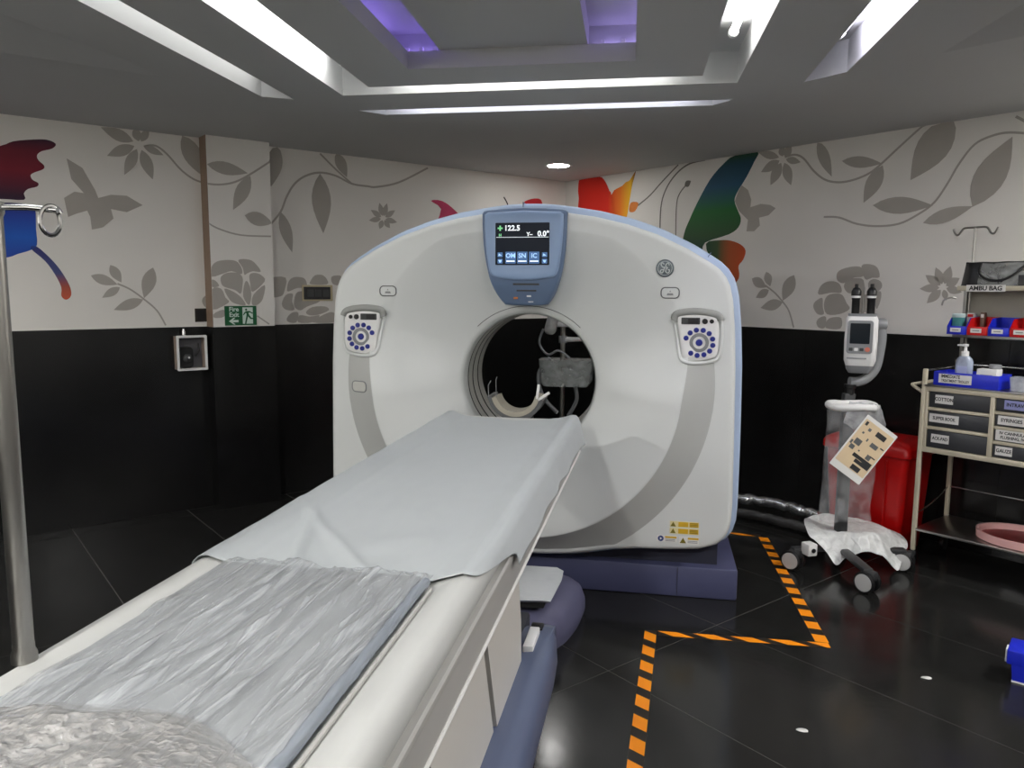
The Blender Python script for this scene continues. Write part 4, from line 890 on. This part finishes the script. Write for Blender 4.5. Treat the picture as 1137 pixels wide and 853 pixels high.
# white ring with its clear bag, hung on the pole
RX, RY, RZ = -.14, -.20, .96
bag = thing('clear_bag', 'clear plastic bag hanging from a white ring on the injector stand', 'bag', (ij.location.x+RX*cos(HEAD)-RY*sin(HEAD), ij.location.y+RX*sin(HEAD)+RY*cos(HEAD), RZ), HEAD)
b = B(); b.tube([(.122*cos(t), .10*sin(t), .004*sin(3*t)) for t in [2*pi*k/40 for k in range(40)]], [.019+.003*nz(k*.5, 2, 2) for k in range(40)], 10, loop=True); part('ring', b, WHITE, bag)
BAGM = film('bag_film', (232, 234, 236), .89, .12, .3, 14, None, .5, .06)
def bagf(u, v):
    t = 2*pi*u; k = v
    rx = .122+.022*sstep(.1, .75, k)+.012*nz(cos(t)*2, k*3, 1); ry = .105*(1-.75*sstep(.3, 1, k))
    x = rx*cos(t)+.010*nz(cos(t)*3, sin(t)*3, k*4)+.012*k; y = ry*sin(t)+.012*nz(sin(t)*3, k*5, 4)+.02*k
    return (x, y, -.01-.645*k+.02*nz(cos(t)*2, 3, k*2)*k)
b = B(); b.surf(bagf, 64, 40); bmesh.ops.remove_doubles(b.bm, verts=b.bm.verts[:], dist=1e-5); part('bag_film', b, BAGM, bag, smooth=80)
b = B(); b.surf(lambda u, v: ((.07+.04*v)*cos(.3+u*2.0)+.04, (.1)*sin(-.9+u*1.3)-.02, .02-.16*v*(.7+.3*sin(u*3))+.01*nz(u*5, v*4, 2)), 20, 10); part('bag_cuff', b, film('cuff_film', (235, 237, 238), .5, .2, .4, 30), bag, smooth=80)
# hanging instruction card
cc = thing('instruction_card', 'beige printed instruction card hanging askew on the clear bag', 'card', (0, 0, 0), HEAD)
cm = Matrix.Translation(ij.location) @ Matrix.Rotation(HEAD, 4, 'Z'); cc.location = cm @ Vector((-.13, -.345, .745))
R = FRONT(0, 0, 0) @ Matrix.Rotation(radians(-36), 4, 'Z') @ Matrix.Scale(1.1, 4)
b = B(); b.prism(rrect(-.092, .092, -.147, .147, .004), -.001, .001, R); part('card', b, PAPER, cc, smooth=0)
b = B(); b.prism(rrect(-.084, .086, -.112, .128, .003), .001, .0014, R); part('printed_field', b, mat('card_beige', (218, 196, 160), .6, var=.05), cc, smooth=0)
random.seed(3)
for x0, x1, z0, z1, g in ((.0, .055, .085, .110, 0), (-.075, -.062, .10, .12, 0), (-.045, -.03, .085, .10, 1), (-.06, -.05, .06, .07, 1), (.06, .08, .05, .056, 0), (.01, .05, .03, .052, 1), (-.02, -.012, .04, .055, 1), (-.065, -.03, .0, .03, 1), (.045, .075, -.01, -.004, 0), (.03, .055, -.03, -.005, 1), (-.07, -.045, -.03, -.008, 1), (-.02, -.012, -.02, -.012, 1),
                       (-.03, .03, -.052, -.034, 0), (.03, .08, -.072, -.034, 0), (-.005, .03, -.072, -.054, 0), (.0, .05, -.107, -.082, 0), (-.08, -.07, -.01, .01, 1)):
    b = B(); b.prism([(x0, z0), (x1, z0), (x1, z1), (x0, z1)], .0014, .0018, R); part('printed_mark', b, MIDGREY if g else DARK, cc, smooth=0)
# plastic sheet over the stand base
PLAS = film('dust_sheet', (226, 228, 226), .1, .3, .7, 26, None, .6)
bd = [(-.257, .077, .235), (-.29, -.069, .2), (-.261, -.106, .17), (-.20, -.15, .10), (-.158, -.182, .05), (-.10, -.165, .09), (-.043, -.19, .125), (.03, -.2, .13), (.085, -.19, .115), (.157, -.221, .035), (.23, -.13, .08), (.31, -.027, .12), (.312, .066, .15), (.149, .182, .2), (-.04, .191, .235), (-.17, .15, .24)]
bds = smoothloop(bd, 5); cen = Vector((-.01, -.02, .215))
def dust(u, v):
    k = int(round(u*len(bds))) % len(bds); p = Vector(bds[k]); q = cen.lerp(p, v)
    flat = min(1, v*1.6); q.z = cen.z*(1-sstep(.5, 1, v))+p.z*sstep(.5, 1, v)+.008*nz(q.x*14, q.y*14, 3)+.01*(sin(u*50)*.5)*sstep(.5, 1, v)
    q.z = max(q.z, .02); return q
b = B(); b.surf(dust, len(bds), 14); bmesh.ops.remove_doubles(b.bm, verts=b.bm.verts[:], dist=1e-5)
o = part('dust_sheet', b, PLAS, smooth=80, loc=(ij.location.x, ij.location.y, 0), rz=HEAD); tag(o, 'milky plastic sheet draped over the injector stand base', 'plastic sheet')
# foil-like wrapped hoses on the floor behind the scanner
hz = thing('wrapped_hoses', 'cables wrapped in shiny clear plastic lying behind the scanner', 'cable', (.85, 5.4, 0))
SHINY = mat('shiny_wrap', (205, 207, 207), .16, .85, bump=1.0, bscale=16, var=.3)
b = B(); P_ = smoothloop([(-.55, .16, .12), (-.24, .13, .115), (-.02, .06, .11), (.14, -.04, .10), (.27, -.13, .08)], 10, False)
b.tube([Vector(p)+Vector((0, .012*nz(i*.5, 1, 2), .014*nz(i*.4, 3, 1))) for i, p in enumerate(P_)], [.036+.012*nz(i*.45, 8, 1) for i in range(len(P_))], 14); part('upper_hose', b, SHINY, hz, smooth=80)
b = B(); P_ = smoothloop([(-.55, .06, .055), (-.25, -.02, .05), (-.05, -.14, .05), (.12, -.26, .045), (.22, -.36, .045)], 10, False)
b.tube([Vector(p)+Vector((0, .008*nz(i*.5, 1, 5), .005*nz(i*.4, 3, 7))) for i, p in enumerate(P_)], [.034+.006*nz(i*.45, 8, 4) for i in range(len(P_))], 14); part('lower_hose', b, mat('dark_wrap', (70, 70, 70), .25, .4, bump=.8, bscale=26, var=.3), hz, smooth=80)
# ------------------------------------------------------------------ red waste bin
def wr(u, o, z=0): return C0+dR*u+nR*o+Vector((0, 0, z))
rb = thing('waste_bin', 'bright red plastic waste bin behind the injector stand', 'bin', wr(3.32, .31), -A)
b = B(); rg = lambda w_, d_, z: b.ring([(x, y, z) for x, y in rrect(-w_/2, w_/2, -d_/2, d_/2, .04, 5)])
b.skin([rg(.44, .30, 0), rg(.45, .31, .012), rg(.515, .365, .595), rg(.50, .35, .595), rg(.44, .30, .02)]); part('body', b, REDD, rb)
b = B(); b.skin([rg(.54, .39, .592), rg(.555, .405, .60), rg(.555, .405, .635), rg(.53, .38, .66), rg(.44, .30, .685), rg(.3, .2, .69)]); part('lid', b, REDD, rb)
b = B(); b.box((0, -.2, .05), (.16, .06, .02), bev=.006); part('pedal', b, BLACK, rb)
for x in (-.13, .13): b = B(); b.tube([(x, -.168, .06), (x*1.12, -.19, .57)], .006, 6); part('body_rib', b, REDD, rb)
# ------------------------------------------------------------------ medical trolley
TW, TD = .95, .42
tr = thing('crash_trolley', 'cream medical trolley with dark labelled drawers and upper shelves', 'trolley', wr(3.67, .545), -A)
for x, y in ((0, 0), (TW, 0), (0, TD), (TW, TD)):
    b = B(); b.box((x, y, .615 if y == 0 else .63), (.024, .024, 1.06 if y == 0 else 1.09), bev=.005); part('leg', b, CREAM, tr)
    b = B(); b.lathe([(.010, .075), (.010, .10)], 10, Matrix.Translation((x, y, 0))); part('caster_stem', b, STEEL, tr)
    b = B(); b.lathe([(.022, -.012), (.037, -.012), (.038, 0), (.037, .012), (.022, .012)], 20, Matrix.Translation((x, y-.01, .038)) @ Matrix.Rotation(pi/2, 4, 'Y')); part('caster_wheel', b, BLACK, tr)
    b = B(); b.box((x, y, .068), (.032, .03, .03), bev=.006); part('caster_fork', b, DARK, tr)
b = B(); b.span(.012, TW-.012, .03, TD-.01, .70, 1.035); part('drawer_case', b, mat('case_dark', (40, 40, 42), .5), tr)
for nm, x0, x1, z0, z1 in (('top_bar', .012, TW-.012, 1.022, 1.048), ('bottom_bar', .012, TW-.012, .672, .70), ('divider', .345, .368, .70, 1.022), ('side_bar', .012, .028, .70, 1.022)):
    b = B(); b.span(x0, x1, -.008, .035, z0, z1, bev=.002); part(nm, b, CREAM, tr)
for z in (.814, .922): b = B(); b.span(.028, .345, -.004, .032, z-.0085, z+.0085, bev=.002); part('drawer_bar', b, CREAM, tr)
for z in (.782, .862, .942): b = B(); b.span(.368, TW-.012, -.004, .032, z-.008, z+.008, bev=.002); part('drawer_bar', b, CREAM, tr)
DRW = mat('drawer_charcoal', (52, 54, 58), .4, var=.1)
def drawer(x0, x1, z0, z1, lines, lx, lw, lm=PAPER, lh=.048):
    b = B(); b.span(x0+.003, x1-.003, .002, .034, z0+.003, z1-.003, bev=.002); dr = part('drawer', b, DRW, tr)
    zc = (z0+z1)/2+.004; M = Matrix.Rotation(pi/2, 4, 'X')
    b = B(); b.prism(rrect(lx, lx+lw, zc-lh/2, zc+lh/2, .001), -.002, -.0005, Matrix(((1, 0, 0, 0), (0, 0, 1, .002), (0, 1, 0, 0), (0, 0, 0, 1)))); part('label', b, lm, dr, smooth=0)
    n = len(lines)
    for i, s in enumerate(lines):
        sz = .026 if n == 1 else .021
        text(s, sz, INK, dr, FRONT(lx+lw/2, -.0005, zc+(.011 if n == 2 and i == 0 else (-.012 if n == 2 else 0))), 'lettering', bold=.0006, sx=min(1, lw*.88/(len(s)*sz*.62)))
drawer(.028, .345, .9305, 1.022, ['COTTON'], .062, .095); drawer(.028, .345, .8225, .9135, ['SLIPPER BOOK'], .038, .155); drawer(.028, .345, .70, .8055, ['ACK-PAD'], .055, .095)
drawer(.368, TW-.03, .95, 1.022, ['INTRAVEN'], .41, .13, mat('label_blue', (150, 155, 205), .7)); drawer(.368, TW-.03, .87, .934, ['SYRINGES'], .385, .13)
drawer(.368, TW-.03, .79, .854, ['IV CANNULA', 'FLUSHING, IV'], .38, .16, PAPER, .058); drawer(.368, TW-.03, .70, .774, ['GAUZE'], .385, .08)
b = B(); b.span(-.006, TW+.006, -.012, TD, 1.048, 1.058, bev=.002); part('worktop', b, STEEL, tr)
b = B(); b.tube([(0, TD, 1.15), (TW, TD, 1.15)], .005, 8); part('guard_rail', b, CHROME, tr)
b = B(); b.tube([(0, .02, 1.135), (0, TD, 1.135)], .005, 8); part('guard_rail', b, CHROME, tr)
b = B(); b.tube(smoothloop([(0, .02, 1.0), (-.075, .03, 1.04), (-.085, .08, 1.045), (-.085, TD-.08, 1.045), (-.06, TD-.02, 1.04), (0, TD, 1.03)], 4, False), .0105, 10); part('push_handle', b, CREAM, tr)
b = B(); b.span(0, TW, -.01, TD+.01, .205, .22, bev=.003); part('lower_shelf', b, STEEL, tr)
b = B(); b.tube([(0, TD, .40), (TW, TD, .40)], .005, 8); part('shelf_rail', b, CHROME, tr)
b = B(); b.tube(smoothloop([(0, .0, .30), (0, .2, .33), (0, TD, .40)], 4, False), .004, 8); part('shelf_rail', b, CHROME, tr)
UY = .24      # front edge of the upper shelves
for x in (.035, TW-.035):
    b = B(); b.span(x-.009, x+.009, TD-.06, TD-.042, 1.058, 1.66); part('upper_post', b, STEEL, tr)
b = B(); b.span(.035, TW-.03, UY, TD-.03, 1.585, 1.612, bev=.003); part('upper_shelf', b, CREAM, tr)
b = B(); b.span(.035, TW-.03, UY-.02, TD-.03, 1.318, 1.335, bev=.003); part('bin_shelf', b, STEEL, tr)
b = B(); b.span(.03, TW-.03, TD-.036, TD-.03, 1.335, 1.585); part('back_board', b, mat('back_board', (150, 146, 134), .5), tr)
b = B(); b.prism(rrect(.085, .285, 1.580, 1.617, .001), 0, .0015, FRONT(0, UY-.0002, 0)); part('shelf_label', b, PAPER, tr, smooth=0)
text('AMBU BAG', .034, INK, tr, FRONT(.185, UY-.002, 1.598), 'lettering', bold=.001)
b = B(); b.tube(smoothloop([(.04, UY-.01, 1.54), (.02, UY-.03, 1.545), (-.01, UY-.05, 1.53), (-.02, UY-.05, 1.50)], 4, False), .005, 8); part('side_hook', b, STEEL, tr)
# drip hook rising behind the shelves
b = B(); b.tube([(.06, TD-.07, 1.1), (.065, TD-.07, 1.945)], .0065, 10); part('drip_rod', b, STEEL, tr)
for s in (1, -1):
    b = B(); b.tube(smoothloop([(.065, TD-.07, 1.945), (.065+s*.055, TD-.07, 1.945), (.065+s*.072, TD-.07, 1.93), (.065+s*.085, TD-.07, 1.91), (.065+s*.10, TD-.07, 1.908), (.065+s*.112, TD-.07, 1.925), (.065+s*.118, TD-.07, 1.942)], 4, False), .006, 8); part('drip_hook', b, STEEL, tr)
TM = Matrix.Translation(tr.location) @ Matrix.Rotation(-A, 4, 'Z')
def on(name, label, cat, x, y, z, group=None, rz=0): return thing(name, label, cat, TM @ Vector((x, y, z)), -A+rz, group)
# parts bins
def pbin(x, m, label, ink):
    t = on('parts_bin', label, 'bin', x, UY-.03, 1.3355, 'parts bins on the trolley shelf')
    w_ = .102
    for nm, c, d in (('floor', (0, .085, .003), (w_, .17, .006)), ('back', (0, .168, .05), (w_, .006, .1))):
        b = B(); b.box(c, d); part('bin_'+nm, b, m, t)
    for s in (-1, 1):
        b = B(); b.prism([(0, 0), (.17, 0), (.17, .1), (.05, .095), (.0, .045)], s*w_/2-.002, s*w_/2+.002, Matrix(((0, 0, 1, 0), (1, 0, 0, 0), (0, 1, 0, 0), (0, 0, 0, 1)))); part('bin_side', b, m, t)
    b = B(); b.box((0, -.001, .024), (w_-.002, .005, .048), bev=.001); part('bin_front', b, m, t)
    b = B(); b.box((-.005, -.0045, .026), (.056, .0015, .024)); part('bin_label', b, PAPER, t)
    b = B(); b.box((-.005, -.0055, .026), (.035, .001, .005)); part('label_print', b, ink, t)
pbin(.062, BLUEP, 'blue open parts bin at the shelf end holding small boxes', GREY); pbin(.17, REDP, 'red parts bin between the two blue bins on the shelf', GREY); pbin(.278, BLUEP, 'blue parts bin between the two red bins on the shelf', GREY); pbin(.386, REDP, 'rightmost red parts bin on the trolley shelf', GREY)
t = on('medicine_box', 'pale blue and white small medicine box in the blue bin', 'box', .045, UY+.03, 1.342); b = B(); b.box((0, 0, .045), (.055, .04, .09), bev=.002); part('carton', b, mat('carton_teal', (60, 130, 130), .5), t); b = B(); b.box((0, 0, .1), (.058, .042, .022), bev=.002); part('carton_end', b, mat('carton_pale', (196, 216, 214), .5), t)
t = on('medicine_box', 'tall white and red medicine box behind the bins', 'box', .085, UY+.1, 1.342); b = B(); b.box((0, 0, .057), (.04, .03, .115), bev=.002); part('carton', b, PAPER, t); b = B(); b.box((0, -.0155, .1), (.03, .002, .016)); part('carton_band', b, REDP, t)
t = on('medicine_box', 'narrow brown medicine box behind the bins', 'box', .148, UY+.1, 1.342); b = B(); b.box((0, 0, .06), (.022, .03, .12), bev=.002); part('carton', b, mat('carton_brown', (120, 96, 80), .5), t); b = B(); b.box((0, -.0155, .1), (.016, .002, .02)); part('carton_band', b, PAPER, t)
# resuscitator pouch
am = on('resuscitator_pouch', 'clear and black zipped pouch on the top trolley shelf', 'pouch', .25, .295, 1.6125)
BLKF = mat('pouch_black', (22, 22, 24), .35, bump=.2, bscale=30)
pf = lambda u, v, o: (-.215+.43*u+.02*v*(1-2*u), o*(.05*(1-.55*v**2)*(1-abs(2*u-1)**6)+.004), .001+.125*v+.01*nz(u*4, v*3, o+2)*v)
b = B(); b.surf(lambda u, v: pf(u, v, -1), 40, 16); part('front_film', b, film('pouch_film', (170, 172, 170), .4, .15, .8, 12, None, 1, .15), am, smooth=80)
b = B(); b.surf(lambda u, v: pf(u, v, 1), 30, 12); part('back_film', b, BLKF, am, smooth=80)
b = B(); b.surf(lambda u, v: pf(u*.24, v, -1.06), 14, 12); part('side_flap', b, BLKF, am, smooth=80)
b = B(); b.surf(lambda u, v: pf(.72+u*.28, v*.45, -1.04), 14, 10); part('side_flap', b, BLKF, am, smooth=80)
b = B(); b.tube([pf(u, 1, 0) for u in [k/24 for k in range(25)]], .009, 8); part('zip_edge', b, BLKF, am)
b = B(); b.tube(smoothloop([(-.11, -.035, .115), (-.105, -.055, .07), (-.06, -.062, .035), (.01, -.062, .03), (.07, -.058, .06), (.11, -.045, .10), (.13, -.03, .118)], 5, False), .007, 8); part('handle', b, BLKF, am)
b = B(); b.span(-.20, .205, -.045, .045, 0, .003); part('bottom', b, BLKF, am)
# tray, sanitiser, boxes on the worktop
ty = on('blue_tray', 'blue plastic tray with a white printed label on the trolley top', 'tray', .205, .10, 1.0585)
b = B(); b.span(-.16, .16, -.085, .085, 0, .004); part('tray_floor', b, BLUEP, ty)
for c, d in (((0, -.086, .038), (.33, .005, .076)), ((0, .086, .038), (.33, .005, .076)), ((-.163, 0, .038), (.005, .172, .076)), ((.163, 0, .038), (.005, .172, .076))): b = B(); b.box(c, d, bev=.0015); part('tray_wall', b, BLUEP, ty)
b = B(); b.box((-.052, -.0895, .04), (.17, .0015, .05)); part('tray_label', b, PAPER, ty)
text('IMMEDIATE', .026, INK, ty, FRONT(-.075, -.0905, .052), 'lettering', bold=.0006, sx=.75); text('TREATMENT TROLLEY', .02, INK, ty, FRONT(-.05, -.0905, .028), 'lettering', bold=.0004, sx=.72)
bo = on('sanitiser_bottle', 'clear pump bottle of sanitiser standing in the blue tray', 'bottle', .155, .115, 1.0626)
BOT = film('bottle_plastic', (190, 202, 222), .35, .15, .1, 20)
b = B(); b.skin([b.ring([(x, y, z) for x, y in rrect(-w_/2, w_/2, -.026, .026, min(.024, w_/2-.001), 5)]) for w_, z in ((.08, 0), (.088, .004), (.088, .125), (.076, .145), (.05, .158), (.049, .16))]); part('bottle', b, BOT, bo)
b = B(); b.lathe([(.019, .16), (.019, .185), (.009, .19), (.007, .212), (.015, .214), (.015, .226), (0, .228)], 18); part('pump', b, WHITE, bo)
b = B(); b.box((-.02, 0, .219), (.045, .013, .010), bev=.003); part('nozzle', b, WHITE, bo)
b = B(); b.box((0, -.0266, .075), (.05, .001, .06)); part('label', b, mat('bottle_label', (170, 178, 206), .6), bo)
x_ = on('dressing_box', 'white dressing box lying on the blue tray', 'box', .29, .10, 1.0626); b = B(); b.box((0, 0, .05), (.10, .08, .10), bev=.003); part('carton', b, PAPER, x_); b = B(); b.box((0, -.041, .06), (.06, .001, .02)); part('carton_print', b, GREY, x_)
x_ = on('tape_roll', 'small grey roll on top of the white dressing box', 'roll', .31, .12, 1.1628); b = B(); b.lathe([(.012, 0), (.028, 0), (.03, .002), (.03, .022), (.028, .024), (.012, .024)], 20); part('roll', b, GREY, x_); b = B(); b.lathe([(.0115, .001), (.0115, .023)], 16, cap=False); part('core', b, PAPER, x_)
x_ = on('clear_tub', 'clear plastic tub on the trolley top at the right', 'tub', .46, .10, 1.0585)
b = B(); b.skin([b.ring([(x, y, z) for x, y in rrect(-w_/2, w_/2, -.05, .05, .015, 4)]) for w_, z in ((.10, 0), (.115, .07), (.12, .072))], cap=True); part('tub', b, film('tub_film', (200, 205, 215), .4, .2, .2, 20), x_); b = B(); b.box((0, 0, .02), (.07, .07, .03)); part('contents', b, PAPER, x_)
# round pink-rimmed tray on the lower shelf
pt = on('round_tray', 'round red tray with a pale pink rim on the lower trolley shelf', 'tray', .49, .20, .2205)
PINK = mat('pink_plastic', (226, 176, 172), .45)
b = B(); rr = [(.17, 0), (.19, .004), (.192, .045), (.180, .045), (.176, .012)]
b.lathe(rr, 48, Matrix.Diagonal((1.2, 1.02, 1, 1)), cap=False); part('rim', b, PINK, pt)
b = B(); b.lathe([(.178, .002), (.178, .012), (0, .012)], 48, Matrix.Diagonal((1.2, 1.02, 1, 1))); part('bowl', b, mat('dark_red_plastic', (120, 20, 18), .4), pt)
x_ = on('pink_sponge', 'pink block lying in the round red tray', 'block', .57, .22, .2335); b = B(); b.box((0, 0, .025), (.11, .06, .05), bev=.008); part('block', b, mat('pink_block', (220, 130, 122), .6), x_); b = B(); b.box((0, 0, .051), (.09, .045, .004), bev=.001); part('block_top', b, PINK, x_)
# low blue stool at the right edge
bs = thing('plastic_stool', 'low blue plastic stool at the right edge of the floor', 'stool', (1.62, 3.28, 0), radians(-28))
b = B(); b.span(-.17, .25, -.07, .08, .075, .135, bev=.006); part('seat', b, BLUEP, bs)
for x in (-.125, .18):
    for y in (-.045, .055): 
        b = B(); b.skin([b.ring([(x+dx*k, y+dy*k, z) for dx, dy in ((-.026, -.02), (.026, -.02), (.026, .02), (-.026, .02))]) for k, z in ((.8, .004), (1.05, .08))]); part('leg', b, BLUEP, bs)
        b = B(); b.box((x, y, .004), (.046, .036, .008), bev=.002); part('foot', b, WHITE, bs)
b = B(); b.box((-.173, -.03, .105), (.006, .05, .056), bev=.002); part('end_strip', b, WHITE, bs)
# ------------------------------------------------------------------ monitor stand seen through the bore
ms = thing('monitor_stand', 'grey equipment stand behind the scanner seen through the bore', 'stand', (-.655, 5.45, 0))
b = B(); b.tube([(0, 0, .05), (0, 0, 1.36)], .018, 12); part('pole', b, STEEL, ms)
b = B(); b.lathe([(.25, 0), (.25, .02), (.05, .06), (.02, .07)], 28); part('foot', b, DARK, ms)
b = B(); b.box((.03, 0, 1.345), (.17, .12, .06), bev=.015); part('device', b, WHITE, ms)
b = B(); b.box((-.075, -.04, 1.335), (.08, .12, .15), Matrix.Rotation(.25, 3, 'Y'), bev=.03, seg=3); part('device_side', b, film('wrap_side', (190, 192, 190), .2, .2, .8, 22), ms)
b = B(); b.tube([(0, 0, 1.225), (.20, -.03, 1.23)], [.02, .012], 10); part('grip', b, WHITE, ms)
b = B(); b.lathe([(.03, 1.2), (.03, 1.25)], 14); part('clamp', b, GREY, ms)
b = B(); b.skin([b.ring([(x, y, z) for x, y in rrect(-.15-k, .21+k, -.12, .10, .04, 4)]) for k, z in ((-.02, .90), (0, .93), (.01, 1.08), (.012, 1.085))]); part('basket', b, film('basket_film', (170, 176, 174), .45, .2, .9, 18), ms, smooth=60)
b = B(); b.tube(smoothloop([(-.08, -.1, 1.10), (-.16, -.08, .98), (-.13, -.06, .82), (-.03, -.03, .70)], 6, False), .014, 8); part('hose', b, GREY, ms)
b = B(); b.tube(smoothloop([(.10, -.1, .92), (.11, -.06, .80), (.05, -.03, .68)], 6, False), .014, 8); part('hose', b, GREY, ms)
b = B(); b.tube(smoothloop([(-.13, -.08, 1.30), (-.16, -.06, 1.2), (-.1, -.06, 1.12), (-.02, -.08, 1.15), (.06, -.09, 1.1)], 6, False), .008, 8); part('cable', b, GREY, ms)
# small scraps on the floor
for i, (x, y, lb) in enumerate(((.556, 2.76, 'tiny pale paper scrap on the floor nearest the camera'), (1.13, 3.26, 'tiny pale scrap on the floor near the blue stool'))):
    b = B(); b.poly([(.022*cos(t)*(1+.3*nz(t, i, 1)), .013*sin(t), .0015+.001*sin(2*t)) for t in [2*pi*k/9 for k in range(9)]])
    o = part('paper_scrap', b, PAPER, loc=(x, y, .0004)); tag(o, lb, 'scrap', 'scraps on the floor')
    o.modifiers.new('thickness', 'SOLIDIFY').thickness = .001
